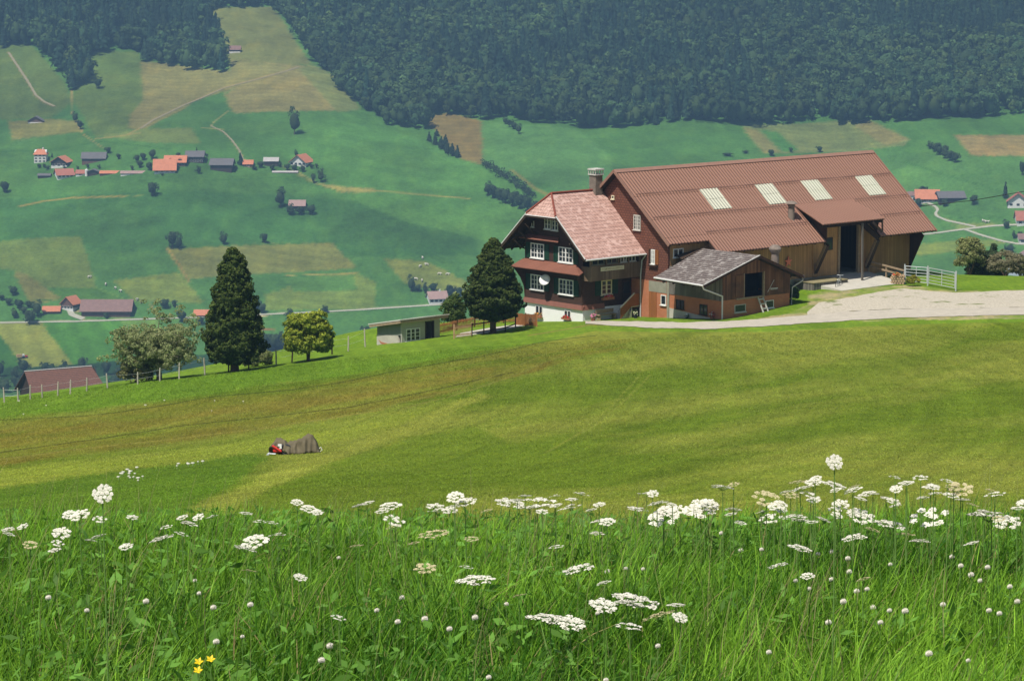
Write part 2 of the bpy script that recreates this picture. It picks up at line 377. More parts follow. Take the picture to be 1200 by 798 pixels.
# far slope
FH = (.010,.016,.026)
far_polys = [  # colour (photo), polygon (photo), stripe
 ((78,126,78), [(-200,-200),(1400,-200),(1400,600),(-200,600)], 0),
 ((70,118,76), [(-200,245),(200,222),(380,232),(560,250),(560,300),(380,300),(0,290),(-200,290)], 0),
 ((84,136,82), [(400,130),(560,190),(700,250),(640,300),(480,260),(380,222),(330,180)], 0),
 ((92,120,76), [(-200,40),(33,50),(60,78),(79,100),(88,130),(95,155),(12,166),(0,140),(-200,150)], 0),
 ((74,122,78), [(-200,140),(12,141),(60,138),(85,120),(98,150),(60,158),(12,166),(-200,166)], 0),
 ((128,128,82), [(10,143),(60,140),(92,142),(98,154),(14,164)], 1),
 ((92,122,76), [(100,60),(163,60),(168,76),(168,118),(152,135),(156,152),(112,162),(85,118)], 0),
 ((132,130,88), [(166,72),(200,74),(268,84),(268,68),(350,75),(345,82),(300,94),(262,110),(224,122),(165,155),(150,150),(152,135),(168,118)], 1),
 ((110,124,84), [(245,8),(320,8),(366,75),(330,78),(268,70),(255,42)], 0),
 ((138,132,90), [(268,68),(350,77),(368,76),(392,88),(424,128),(275,133),(262,112),(300,92),(350,80)], 1),
 ((120,130,86), [(350,80),(366,76),(392,88),(424,128),(396,131),(370,104)], 1),
 ((74,122,76), [(222,121),(262,108),(272,132),(300,136),(236,170)], 0),
 ((106,132,84), [(112,160),(165,152),(224,150),(236,168),(180,168)], 0),
 ((132,116,78), [(487,136),(529,133),(564,142),(569,165),(566,194),(540,186),(512,154)], 1),
 ((88,138,88), [(564,142),(673,150),(694,165),(720,190),(700,250),(640,215),(566,194)], 0),
 ((120,132,88), [(870,146),(927,146),(1017,140),(1066,162),(1060,170),(1000,178),(900,180)], 1),
 ((132,130,88), [(870,150),(885,152),(915,178),(895,180)], 1), ((138,132,90), [(1000,148),(1017,142),(1066,163),(1036,171)], 1),
 ((78,132,80), [(890,152),(912,155),(935,176),(918,178)], 0),
 ((142,128,92), [(1118,158),(1300,158),(1300,184),(1140,182)], 1),
 ((102,130,78), [(-60,285),(0,284),(60,278),(93,276),(104,300),(113,337),(50,337),(15,317),(-60,310)], 0),
 ((76,120,70), [(50,338),(113,337),(145,352),(60,352)], 0),
 ((128,128,80), [(15,318),(30,322),(70,350),(35,358)], 1),
 ((122,138,78), [(132,328),(210,319),(241,356),(158,352)], 1),
 ((116,130,82), [(196,291),(388,284),(420,314),(218,327)], 1),
 ((108,136,80), [(310,345),(335,338),(345,326),(420,320),(440,330),(440,361),(310,364)], 1),
 ((84,130,78), [(334,326),(415,322),(418,340),(345,342)], 0),
 ((136,142,78), [(-40,378),(47,377),(85,428),(28,430),(0,392)], 2),
 ((78,132,68), [(47,377),(140,375),(156,420),(120,424),(85,428)], 2),
 ((98,138,76), [(140,375),(185,373),(190,390),(160,420)], 2),
 ((64,112,66), [(-60,390),(0,392),(28,430),(-60,436)], 0),
 ((48,80,62), [(-200,430),(30,430),(85,428),(160,420),(260,414),(420,398),(560,380),(900,360),(1400,360),(1400,600),(-200,600)], 0),
 ((74,116,78), [(-200,452),(0,446),(130,441),(130,600),(-200,600)], 0),
 ((112,138,78), [(1070,289),(1079,286),(1141,280),(1180,284),(1140,292),(1070,300)], 1),
 ((122,142,86), [(1109,264),(1173,260),(1130,268)], 1),
 ((118,138,82), [(450,303),(500,306),(548,332),(545,350),(475,332)], 1),
 ((150,146,92), [(346,204),(352,203),(362,213),(400,218),(440,221),(440,225),(398,225),(374,216)], 1),
 ((80,128,82), [(990,178),(1140,182),(1300,186),(1300,260),(1040,250),(1000,200)], 0),
]
far_lines = [((168,160,124),1.1,[(1080,237),(1092,240),(1099,246),(1096,251),(1103,256),(1120,261),(1143,265)]),
 ((172,170,136),1.1,[(1070,277),(1097,273),(1130,268),(1165,264),(1195,263),(1300,262)]), ((172,170,136),1.0,[(1130,268),(1150,276),(1175,283),(1195,286),(1300,288)]),
 ((168,172,150),1.2,[(305,368),(360,366),(420,363),(480,359),(537,355),(565,352)]), ((160,162,138),1.2,[(-100,379),(0,378),(90,376),(178,373),(240,371),(305,368)]),
 ((172,160,128),2.2,[(82,362),(84,368),(98,372),(97,375)]),((172,160,128),1.5,[(84,366),(95,364)]),
 ((148,136,84),1.6,[(23,242),(50,236),(84,232),(115,231),(147,230)]),((120,140,84),1.,[(147,230),(170,229)]),
 ((150,150,96),1.2,[(374,216),(398,221),(470,226),(550,233)]),((140,150,92),1.0,[(330,195),(352,203),(374,216)]),
 ((148,134,96),1.3,[(10,62),(22,80),(32,95),(42,112),(52,120),(64,125)]),
 ((150,142,98),1.4,[(350,78),(335,83),(300,93),(262,103),(235,115),(215,123),(180,140),(165,150),(150,158)]),
 ((150,142,98),1.,[(112,163),(140,160),(165,156)]),((140,145,100),1.0,[(268,130),(252,142),(247,148),(262,155),(272,165),(280,176),(288,190)]),
 ((140,148,100),.9,[(236,150),(262,152)]),((150,140,100),1.0,[(84,105),(83,130),(98,158),(120,173)]),
 ((52,90,60),1.0,[(566,193),(600,208),(625,232)]),((132,130,86),2.5,[(600,200),(628,222),(650,232)]),
 ((98,138,80),1.2,[(113,337),(145,350),(165,355)]),((138,126,84),1.6,[(196,291),(210,310),(222,330)]),((138,130,92),1.5,[(176,356),(185,370)]),
 ((60,106,64),.8,[(196,291),(388,284)]),((58,104,62),.9,[(0,178),(60,176),(120,166),(200,175)]),((60,108,66),.9,[(1060,190),(1110,206),(1180,226)]),((60,108,66),.8,[(1110,206),(1160,204)]),((66,112,70),.8,[(1095,256),(1180,254)]),
 ((62,108,66),.9,[(325,325),(420,320)]),((150,148,96),1.,[(335,323),(420,320)]),((150,100,80),1.6,[(300,385),(322,387)]),((196,190,160),1.3,[(300,371),(318,369)]),
 ((62,108,66),.9,[(-50,352),(15,350),(60,352)]),((60,105,66),.8,[(245,212),(330,208),(400,224)])]
def far_color(X, Y, Z):
    k = 4; r0 = 0
    for i in range(k): r0 = r0+far_color1(X, Y, Z, i)/k
    return r0*np.array((1.16,1.0,.80))
def far_color1(X, Y, Z, it):
    px, py = proj(X, Y, Z)
    w1 = (fbm(X*.03, Y*.02)-.47)*5; w2 = (fbm(X*.03+40, Y*.02+9)-.47)*3
    jr = np.random.default_rng(it+90)
    qx = px+w1+jr.normal(0,1.3,X.shape); qy = py+w2+jr.normal(0,.8,X.shape)
    c = np.zeros(X.shape+(3,))
    big = fbm(X*.006+3, Y*.006+8)
    for col, poly, st in far_polys:
        m = inpoly(qx, qy, poly)
        base = np.array(tint(col, GAIN_F, FH))
        f = np.ones(X.shape)
        if col[0] > 118: base = base*np.array((.86,1.02,1.12))
        if st == 1: f = 1+.08*np.sin((X*.25+Y)*2*np.pi/9)+.10*(fbm(X*.08,Y*.3)-.47)
        if st == 2: f = 1+.09*np.sin((X*1.0+Y*.35)*2*np.pi/13)
        c[m] = (base*f[...,None])[m]
    c *= (1+.45*(big-.47)+.55*(fbm(X*.03+1,Y*.045)-.47)+.35*(fbm(X*.12,Y*.16+5)-.47))[...,None]
    warm = np.clip((fbm(X*.012+50, Y*.02+8)-.42)*3, 0, 1)[...,None]
    c = c*(1-.25*warm)+c*np.array((1.3,1.02,.85))*.25*warm
    for col, w, pts in far_lines:
        d = dpoly(px+w1*.2, py+w2*.2, pts); f = np.clip(1.3-d/w, 0, 1)[...,None]*.85
        c = c*(1-f)+np.array(tint(col, GAIN_F, FH))*f
    return c
YF = np.concatenate([np.linspace(330,1400,70)[:-1], np.linspace(1400,2500,560)[:-1], np.linspace(2500,3000,30)])
fan('hillside', YF, m_hill, far_color, W=.22, nc=560)
# ------------------------------------------------------------------ road and gravel yard, draped just above the ground
def drape(name, lower, upper, mat_, off=.03, y0=200, y1=256, x0=None, x1=None, nt=6, step=2):
    xs = np.arange(x0, x1+.1, step); lo = np.interp(xs, *zip(*lower)); up = np.interp(xs, *zip(*upper))
    lo = lo+(fbm(xs*.08,xs*0+3)-.47)*1.6; up = up+(fbm(xs*.08,xs*0+13)-.47)*1.6
    up = np.minimum(up, lo-.2)
    T = np.linspace(0,1,nt+1); PX = np.repeat(xs[None], nt+1, 0); PY = lo[None]*(1-T[:,None])+up[None]*T[:,None]
    P = hit(PX.ravel(), PY.ravel(), y0, y1, 600); P[:,2] += off
    idx = np.arange(P.shape[0]).reshape(PX.shape)
    Fc = np.stack([idx[:-1,:-1], idx[:-1,1:], idx[1:,1:], idx[1:,:-1]], -1).reshape(-1,4)
    return link(name, mesh_np(name, P, Fc, [mat_], smooth=True), kind='structure')
m_road = plain('pale_asphalt', (.43,.385,.31), .9, .18, 1.5, .1)
def gravelmat():
    t = NT('gravel'); c = t.coord(); n = t.noise(c, 6., 8, .8); b = t.noise(c, .45, 4, .6)
    col = t.ramp(n, [(.3,(.2,.17,.12)),(.5,(.46,.41,.32)),(.7,(.6,.55,.45))])
    col = t.mix(t.ramp(b, [(.6,(0,0,0)),(.7,(1,1,1))]), col, (.14,.17,.05))
    return t.fin(col, .95, n, .8, .04, .05)
m_gravel = gravelmat()
drape('road', [(686,380),(760,384.5),(830,386),(900,382.5),(1000,375.5),(1100,371),(1200,369.5),(1290,369)],
      [(686,376.5),(740,377),(800,378),(850,376.8),(900,373.5),(960,368.5),(1010,364),(1100,361.5),(1290,360)], m_road, .035, x0=686, x1=1290)
drape('gravel_yard', [(946,369.5),(960,368.2),(1010,363.8),(1100,361.3),(1290,360)], [(946,366),(960,355),(985,351),(1030,342),(1060,338.5),(1085,341),(1124,343.5),(1200,340.5),(1290,340)], m_gravel, .03, x0=946, x1=1290)

def ribbon(name, pts, width, mat_, off=.25, step=6.):
    px = []; 
    for (a,b),(c,d) in zip(pts[:-1], pts[1:]):
        n = max(2, int(math.hypot(c-a, (d-b)*3)/2)); px += [(a+(c-a)*i/n, b+(d-b)*i/n) for i in range(n)]
    px.append(pts[-1]); q = np.array(px); P = far(q[:,0], q[:,1])
    for _ in range(3): P[1:-1] = (P[:-2]+2*P[1:-1]+P[2:])/4
    T = np.gradient(P[:,:2], axis=0); T /= np.linalg.norm(T,axis=1,keepdims=True)+1e-9; N = np.stack([-T[:,1],T[:,0]],1)*width/2
    L = P[:,:2]+N; R2 = P[:,:2]-N; V = np.concatenate([np.c_[L, ground(L[:,0],L[:,1])+off], np.c_[R2, ground(R2[:,0],R2[:,1])+off]]); n = len(P); i = np.arange(n-1)
    return link(name, mesh_np(name, V, np.stack([i,i+1,n+i+1,n+i],1), [mat_]), kind='structure')
m_lane = plain('pale_lane', (.36,.35,.27), .9, .12, .3, .1); m_track = plain('field_track', (.24,.21,.13), .9, .15, .3, .1)
ribbon('valley_road', [(-100,379.5),(0,378.5),(90,377),(178,374),(240,372),(305,369),(360,366.5),(420,363.5),(480,359.5),(537,356),(575,353)], 1.5, m_lane)
ribbon('lane', [(1060,277),(1097,273.5),(1130,269),(1165,265),(1195,263.5),(1300,263)], 1.9, m_lane)
ribbon('lane', [(1130,269),(1150,276),(1175,283),(1195,286.5),(1300,289)], 1.7, m_lane)
ribbon('lane', [(1084,237),(1092,240),(1098,244),(1099,247),(1096,250),(1098,254),(1110,259),(1125,262),(1143,266)], 1.7, m_lane)
ribbon('field_track', [(10,62),(22,80),(32,95),(42,112),(52,120),(64,125)], 1.6, m_track)
ribbon('field_track', [(350,79),(335,84),(300,94),(262,104),(235,116),(215,124),(180,141),(165,151)], 1.6, m_track)
ribbon('field_track', [(247,148),(262,155),(272,165),(280,176),(286,190),(292,197)], 1.2, m_track)
ribbon('lane', [(82,364),(84,369),(92,372),(98,374)], 3.6, m_lane)
# ------------------------------------------------------------------ farm frame: x along the barn, y away-left, z up
TH = math.radians(49.5); RZ = math.radians(40.5)
A = Vector((math.sin(TH), math.cos(TH), 0)); B = Vector((-math.cos(TH), math.sin(TH), 0)); K = Vector((0,0,1))
def at(px, py, Y):
    x, y, z = ray(px, py); t = Y/y
    return Vector((float(x*t), Y, float(z*t)))
O = at(683, 377, 230.)
def W3(u, v, h, o=None): return (o or O)+A*u+B*v+K*h
m_white = plain('white_paint', (.72,.71,.67), .6, .06, 3.)
m_cream = plain('cream_paint', (.68,.62,.45), .6, .1, 3.)
m_render = bricks('white_render', (.84,.83,.80), (.82,.81,.78), (.80,.79,.76), 3., 3., 0, .9, noise_amt=.12, bump=.05)
m_green = plain('green_shutter', (.012,.055,.03), .5, .2, 4.)
m_glass = glass()
m_shing = bricks('dark_shingles', (.085,.045,.033), (.062,.033,.024), (.03,.016,.012), .14, .12, .008, .8, noise_amt=.4)
m_redsh = bricks('red_brown_shingles', (.19,.075,.048), (.145,.056,.038), (.07,.03,.022), .3, .2, .022, .8, noise_amt=.35)
m_brick = bricks('orange_brick', (.52,.16,.065), (.42,.12,.05), (.4,.24,.15), .26, .09, .014, .9, noise_amt=.35)
m_conc = plain('grey_concrete', (.27,.26,.20), .9, .2, 2.)
m_apron = plain('pale_concrete', (.46,.43,.36), .9, .15, 1.2)
m_wood_dk = boards('dark_timber', (.06,.03,.018), .2, .3)
m_beam = plain('old_beam', (.045,.028,.018), .8, .3, 5.)
m_beam_l = plain('weathered_beam', (.3,.22,.14), .8, .3, 5.)
m_wood_tan = boards('tan_boards', (.52,.30,.13), .22, .22, wear=(.38,.22,.10))
m_wood_br = boards('brown_boards', (.40,.21,.09), .22, .22, wear=(.27,.14,.06))
m_wood_red = boards('reddish_old_boards', (.20,.095,.05), .2, .45, wear=(.08,.045,.03))
m_wood_gr = boards('grey_boards', (.20,.18,.155), .16, .35, wear=(.12,.105,.085))
m_wood_or = boards('orange_boards', (.34,.13,.045), .14, .2)
m_balc = boards('balcony_boards', (.22,.15,.10), .16, .35, wear=(.13,.085,.055))
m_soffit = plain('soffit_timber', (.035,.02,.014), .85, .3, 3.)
m_flash = plain('rust_brown_sheet', (.20,.085,.06), .6, .15, 2.)
m_pent = boards('pent_sheet', (.25,.105,.07), .3, .12)
m_zinc = plain('pale_zinc', (.62,.6,.57), .5, .1, 4., .4)
m_pipe = plain('grey_pipe', (.5,.5,.5), .45, .1, 4., .4)
m_steel = plain('galvanised_steel', (.52,.55,.55), .45, .12, 5., .5, .3)
m_dark = plain('dark_metal', (.03,.03,.032), .6, .2, 5.)
m_rust = plain('chimney_masonry', (.2,.16,.13), .9, .35, 3.)
m_red = plain('red_petals', (.55,.02,.03), .6, .4, 30.); m_pink = plain('pink_petals', (.7,.25,.4), .6, .4, 30.); m_orange = plain('orange_petals', (.7,.28,.06), .6, .4, 30.)
m_leafg = plain('pot_leaves', (.07,.13,.03), .6, .4, 20.)
m_terra = plain('terracotta', (.32,.13,.07), .8, .2, 8.)
m_starr = plain('salmon_paint', (.75,.2,.12), .5, .1, 5.)
m_lime = plain('pale_stone', (.5,.48,.43), .9, .2, 6.)
m_htile = bricks('pink_flat_tiles', (.53,.32,.26), (.45,.265,.215), (.27,.16,.13), .3, .24, .03, .75, noise_amt=.12, stain=(.58,.385,.325))
m_hridge = plain('red_ridge_tiles', (.22,.06,.04), .8, .3, 8.)
m_stile = bricks('weathered_tiles', (.24,.2,.175), (.18,.145,.13), (.07,.055,.05), .2, .105, .03, .9, noise_amt=.35, stain=(.36,.33,.30), bump=.8, st=(.5,.68))
def corrugated(name, col, pitch=.33):
    t = NT(name); s_ = t.dotc((1,0,0)); w = t.math('SINE', t.math('MULTIPLY', s_, 2*math.pi/pitch))
    n = t.noise(t.coord((.25,1.2,1.2)), 1., 4); f = t.noise(t.coord(), 7., 4)
    c = t.mix(t.math('MULTIPLY', n, .55), tuple(x*1.12 for x in col), tuple(x*.74 for x in col))
    c = t.mix(t.math('MULTIPLY', f, .35), c, (col[0]*.8, col[1]*.85, col[2]*.95))
    c = t.mix(t.ramp(w, [(.0,(.25,.25,.25)),(.35,(0,0,0))]), c, tuple(x*.35 for x in col))
    return t.fin(c, .7, w, .8, .05, .2)
m_corr = corrugated('brown_corrugated_sheet', (.31,.16,.108))
m_cap = plain('brown_cap_sheet', (.27,.15,.11), .7, .15, 2.)
m_guard = plain('brown_guard', (.15,.08,.06), .7, .15, 2.)
m_sky = corrugated('translucent_sheet', (.60,.58,.44))
RGT, NF = (1,0,0), (0,-1,0)   # side faces look towards -y
def windowpart(parent, off, plane, c0, a0, a1, h0, h1, cols=2, rows=2, fr=.07, mat=None, depth=.05, leaf=1):
    """plane 'u': wall x=c0 looking to -x, width along y;  plane 'v': wall y=c0 looking to -y, width along x"""
    r = (0,1,0) if plane == 'u' else (1,0,0); n = (-1,0,0) if plane == 'u' else (0,-1,0)
    o = (c0,0,0) if plane == 'u' else (0,c0,0)
    g = MB(off)
    g.obox(o,r,n,a0,a1,-.02,depth,h0,h0+fr); g.obox(o,r,n,a0,a1,-.02,depth,h1-fr,h1)
    g.obox(o,r,n,a0,a0+fr,-.02,depth,h0+fr,h1-fr); g.obox(o,r,n,a1-fr,a1,-.02,depth,h0+fr,h1-fr)
    w = (a1-a0-2*fr)
    for i in range(1, cols):
        x = a0+fr+w*i/cols; t = fr*.75 if (leaf and i % leaf == 0) else fr*.28
        g.obox(o,r,n,x-t,x+t,-.02,depth*.85,h0+fr,h1-fr)
    for j in range(1, rows):
        z = h0+fr+(h1-h0-2*fr)*j/rows; g.obox(o,r,n,a0+fr,a1-fr,-.02,depth*.7,z-.02,z+.02)
    g.obox(o,r,n,a0-.06,a1+.06,-.02,depth+.07,h0-.06,h0)
    w_ = g.build('window', mat or m_white, parent)
    p = MB(off); p.obox(o,r,n,a0+fr,a1-fr,-.02,.012,h0+fr,h1-fr); p.build('pane', m_glass, w_)
    return w_
def shutter(parent, off, plane, c0, a0, a1, h0, h1, mat=None):
    r = (0,1,0) if plane == 'u' else (1,0,0); n = (-1,0,0) if plane == 'u' else (0,-1,0); o = (c0,0,0) if plane == 'u' else (0,c0,0)
    g = MB(off); t = .05
    g.obox(o,r,n,a0,a0+t,.0,.06,h0,h1); g.obox(o,r,n,a1-t,a1,.0,.06,h0,h1)
    for z in (h0, (h0+h1)/2-t/2, h1-t): g.obox(o,r,n,a0+t,a1-t,.0,.058,z,z+t)
    k = int((h1-h0)/.09)
    for i in range(k):
        z = h0+t+(h1-h0-2*t)*i/k
        g.obox(o,r,n,a0+t,a1-t,.005,.04,z+.01,z+.07)
    return g.build('shutter', mat or m_green, parent)
def posy(parent, off, c, size, mats, name='flowers', nb=60, seed=1):
    r_ = random.Random(seed); g = MB(off)
    for i in range(nb):
        p = Vector(c)+Vector((r_.gauss(0,.33)*size[0], r_.gauss(0,.33)*size[1], r_.gauss(0,.3)*size[2]))
        g.ball(p, .045, 5, 3)
    me = g.mesh(name, mats)
    for i, p in enumerate(me.polygons): p.material_index = (i//15*7) % len(mats) if len(mats) > 1 else 0
    return link(name, me, parent)
# =================================================================== FARMHOUSE
OF = (0,0,0)
hs = thing('farmhouse', 'dark shingled farmhouse with pink tiled half-hipped roof, green shutters and white base', 'farmhouse', O, RZ)
MB().box(0,5.2,0,7,-2.2,1.0).build('base_wall', m_render, hs)
g = MB(); g.prism([(-.16,-.1,.88),(-.16,7.1,.88),(-.16,7.1,.96),(0.003,7.1,1.28),(0.003,-.1,1.28),(-.16,-.1,.96)][:0] or [(-.16,-.12,.9),(.01,-.12,1.3),(.01,-.12,.9)], (0,7.24,0)); g.prism([(-.16,-.13,.9),(-.16,-.02,1.3),(-.16,-.02,.9)], (2.4,0,0))
g.build('skirting', m_flash, hs)
SL = .894
def hroof(v): return 5.2+SL*(min(v, 7-v)+1.7) if v <= 3.5 else 5.2+SL*(7-v+1.7)
ztop = lambda v: hroof(v)-.16
g = MB(); g.prism([(.0,0,1.0),(.0,7,1.0),(.0,7,ztop(7)),(.0,5.2,8.15),(.0,1.8,8.15),(.0,0,ztop(0))], (5.19,0,0))
g.build('wall', m_shing, hs)
# roof, front verge at x=-1.3, back against the barn gable at x=5.17
def roofslab(pts, th): # pts polygon on the roof surface
    return MB().prism(pts, (0,0,-th))
rt = MB()
rt.prism([(-1.3,-1.7,5.2),(5.17,-1.7,5.2),(5.17,3.5,9.85),(-.28,3.5,9.85),(-1.3,1.75,8.285)], (0,0,-.12))
rt.prism([(-1.3,8.7,5.2),(5.17,8.7,5.2),(5.17,3.503,9.85),(-.28,3.503,9.85),(-1.3,5.25,8.285)], (0,0,-.12))
rt.prism([(-1.38,1.72,8.22),(-1.38,5.28,8.22),(-.26,3.5,9.87)], (0,0,-.1))
roof = rt.build('roof', m_htile, hs)
g = MB()
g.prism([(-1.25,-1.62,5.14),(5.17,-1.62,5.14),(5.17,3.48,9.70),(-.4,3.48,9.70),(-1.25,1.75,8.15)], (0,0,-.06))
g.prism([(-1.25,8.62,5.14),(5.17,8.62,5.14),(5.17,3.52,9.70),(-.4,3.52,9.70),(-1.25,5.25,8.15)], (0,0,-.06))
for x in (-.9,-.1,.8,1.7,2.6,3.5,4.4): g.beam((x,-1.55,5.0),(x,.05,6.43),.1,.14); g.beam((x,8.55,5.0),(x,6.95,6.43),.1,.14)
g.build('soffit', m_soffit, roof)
g = MB(); g.tube([(-1.36,1.74,8.3),(-.26,3.5,9.93),(5.1,3.5,9.92)], .09, 8); g.tube([(-1.36,5.26,8.3),(-.26,3.5,9.93)], .09, 8)
g.build('ridge_tiles', m_hridge, roof)
MB().tube([(-1.3,-1.78,5.1),(5.15,-1.78,5.12)], .07, 8).build('gutter', m_zinc, roof); MB().tube([(-1.4,1.7,8.14),(-1.4,5.3,8.14)], .05, 6).build('gutter', m_zinc, roof)
g = MB(); g.beam((-1.33,-1.72,5.08),(-1.33,1.72,8.16),.05,.24); g.beam((-1.33,8.72,5.08),(-1.33,5.28,8.16),.05,.24); g.beam((-1.42,1.7,8.06),(-1.42,5.3,8.06),.05,.14)
g.build('barge_board', m_beam, roof)
for y0_, y1_ in ((-1.75,1.7),(8.75,5.3)): MB().beam((-1.36,y0_,5.2),(-1.36,y1_,8.28),.05,.07).build('verge_trim', m_zinc, roof)
for vv, zz in ((6.9,6.1),(6.2,6.8),(5.4,7.4)):
    MB().tube([(-.02,vv,zz-.9),(-.45,vv+.02,zz-.75),(-.85,vv+.1,zz-.35),(-1.15,vv+.25,zz-.02)], .07, 6).build('bracket', m_beam, hs)
for vv in (.4,):
    MB().tube([(-.02,vv,5.4),(-.45,vv,5.55),(-.85,vv,5.9),(-1.15,vv-.1,6.2)], .07, 6).build('bracket', m_beam, hs)
# pent roofs
g = MB(); g.prism([(-1.05,-.75,3.84),(-1.05,7.55,3.84),(0.0,7.15,4.42),(0.0,.9,4.42),(0,-.2,4.0)], (0,0,-.06)); p1 = g.build('pent_roof', m_pent, hs)
MB().prism([(-1.0,-.7,3.76),(-1.0,7.5,3.76),(0.0,7.1,4.34),(0.0,-.15,4.0)], (0,0,-.05)).build('soffit', m_soffit, p1)
g = MB(); g.prism([(-.55,2.35,6.14),(-.55,7.15,6.14),(0.0,6.6,6.42),(0.0,2.9,6.42)], (0,0,-.05)); p2 = g.build('pent_roof', m_pent, hs)
MB().prism([(-.5,2.4,6.08),(-.5,7.1,6.08),(0.0,6.5,6.36),(0.0,3,6.36)], (0,0,-.04)).build('soffit', m_soffit, p2)
for v0, sg in ((7.02,1),(-.0,-1)):
    pr = [(-.02,v0,1.3),(-.02,v0,3.75),(-.95,v0+sg*.45,3.75),(-.75,v0+sg*.25,3.45),(-.4,v0+sg*.1,2.9),(-.12,v0,2.2)]
    MB().prism(pr, (0,-sg*.1,0)).build('bracket', m_shing, hs)
# front windows
for a0,a1,h0,h1 in ((4.62,6.24,4.55,5.75),(1.14,2.88,4.5,5.72),(4.62,6.24,2.0,3.22),(1.08,2.82,1.95,3.18)):
    windowpart(hs, OF, 'u', 0, a0, a1, h0, h1, 4, 3, .085, leaf=2, depth=.07)
    shutter(hs, OF, 'u', 0, a1+.06, a1+.58, h0, h1); shutter(hs, OF, 'u', 0, a0-.58, a0-.06, h0, h1)
windowpart(hs, OF, 'u', 0, 3.83, 4.58, 6.98, 8.08, 2, 3, .08); windowpart(hs, OF, 'u', 0, 2.95, 3.70, 6.95, 8.05, 2, 3, .08)
windowpart(hs, OF, 'u', 0, 5.85, 6.15, 7.02, 7.5, 1, 1, .06)
windowpart(hs, OF, 'u', 0, 4.8, 5.66, -.1, .75, 2, 1, .06); windowpart(hs, OF, 'u', 0, 1.4, 2.18, .02, .72, 2, 1, .06)
g = MB(); g.box(-.32,-.08,4.75,5.7,-.2,0); fb = g.build('flower_box', m_terra, hs); posy(fb, OF, (-.2,5.25,.12), (.12,.5,.1), [m_orange,m_leafg], seed=3)
g = MB(); g.box(-.32,-.08,1.3,2.25,.0,.15); fb = g.build('flower_box', m_terra, hs); posy(fb, OF, (-.22,1.78,.2), (.15,.5,.16), [m_red,m_red,m_leafg], seed=4, nb=110)
# satellite dish is bolted to the wall
dish = MB(); prof = [(.02,0),(.18,.02),(.34,.07),(.46,.13),(.46,.145),(.32,.09),(.15,.035),(.02,.02)]
g = MB(); g.lathe((0,0,0), prof, 20); me = g.mesh('satellite_dish', m_white, True)
d = link('satellite_dish', me, hs, label='white oval satellite dish'); d.location = (-.5,3.95,2.95); d.rotation_euler = (math.radians(62), 0, math.radians(-62))
MB().tube([(-.02,4.0,2.8),(-.3,4.0,2.8),(-.45,3.97,2.92)], .025, 6).build('dish_arm', m_pipe, hs)
# side: balcony, window, door
g = MB(); g.box(-.18,5.16,-1.1,-.02,3.28,3.36); g.box(-.18,5.16,-1.1,-1.04,3.36,4.42); g.box(-.18,-.12,-1.04,-.02,3.36,4.42); bal = g.build('balcony', m_balc, hs)
g = MB(); g.box(-.2,5.18,-1.14,-1.0,4.42,4.5)
for x in (-.15,1.5,2.8,3.9,5.1): g.box(x-.05,x+.05,-1.1,-1.0,4.5,5.3)
g.build('balcony_rail', m_balc, bal)
MB().box(-.1,5.15,-.95,-.85,4.5,5.35).build('balcony_glazing_panel', m_wood_dk, bal)
for a0,a1 in ((.05,1.35),(1.6,2.7),(3.1,3.75),(3.95,4.7)):
    windowpart(bal, OF, 'v', -.95, a0, a1, 4.55, 5.0, 2, 1, .05, mat=m_conc if a0 < 3 else m_white)
g = MB(); g.box(.86,3.32,-1.17,-1.105,4.02,4.34); sg_ = g.build('sign_board', m_cream, hs, label='cream carved name board on the balcony')
r_ = random.Random(5); g = MB()
x = 1.0
while x < 3.15:      # faded lettering, unreadable at this distance
    w = r_.uniform(.04,.09); g.box(x,x+.018,-1.178,-1.168,4.11,4.25); g.box(x+.02,x+w,-1.178,-1.168,r_.choice((4.11,4.17,4.23)),r_.choice((4.13,4.19,4.25))+.008) ; x += w+.05
g.build('lettering', plain('worn_lettering', (.38,.28,.14), .7, .1), sg_)
windowpart(hs, OF, 'v', 0, 1.92, 3.06, 1.95, 3.12, 2, 3, .1, mat=m_cream)
shutter(hs, OF, 'v', 0, 1.3, 1.86, 1.95, 3.12); shutter(hs, OF, 'v', 0, 3.12, 3.68, 1.95, 3.12)
g = MB(); g.box(1.9,3.1,-.3,-.06,1.55,1.78); fb = g.build('flower_box', m_terra, hs); posy(fb, OF, (2.5,-.22,1.82), (.62,.14,.16), [m_red,m_red,m_pink,m_leafg], seed=8, nb=120)
g = MB(); g.box(4.2,5.05,-.05,.0,1.0,3.0); dr = g.build('door', m_wood_dk, hs); MB().box(4.3,4.95,-.07,-.052,1.9,2.8).build('pane', m_glass, dr)
g = MB(); g.box(4.1,5.19,-1.0,-.003,.86,.98)
for i in range(6): g.box(3.2+i*.17,4.1,-1.0,-.003,.0+.145*i-.3,.145*(i+1)-.02)
g.build('steps', m_lime, hs)
g = MB(); g.beam((3.05,-1.06,.95),(4.55,-1.06,2.0),.06,.1); rl = g.build('stair_rail', m_lime, hs)
g = MB(); g.prism([(3.05,-1.04,.05),(3.05,-1.04,.9),(4.5,-1.04,1.92),(5.15,-1.04,1.95),(5.15,-1.04,1.0),(4.2,-1.04,.95)], (0,-.04,0)); g.build('stair_panel', m_wood_or, hs)
MB().prism([(3.9,-1.003,-.3),(4.35,-1.003,-.3),(4.35,-1.003,.9)], (0,.06,0)).build('stair_cheek', m_white, hs)
MB().tube([(5.1,-1.75,5.05),(5.12,-1.3,4.6),(5.12,-1.16,3.4),(5.12,-1.16,.0)], .055, 8).build('downspout', m_pipe, hs)
MB().box(4.45,5.1,-.98,-.9,.15,.75).build('cellar_opening', m_dark, hs)
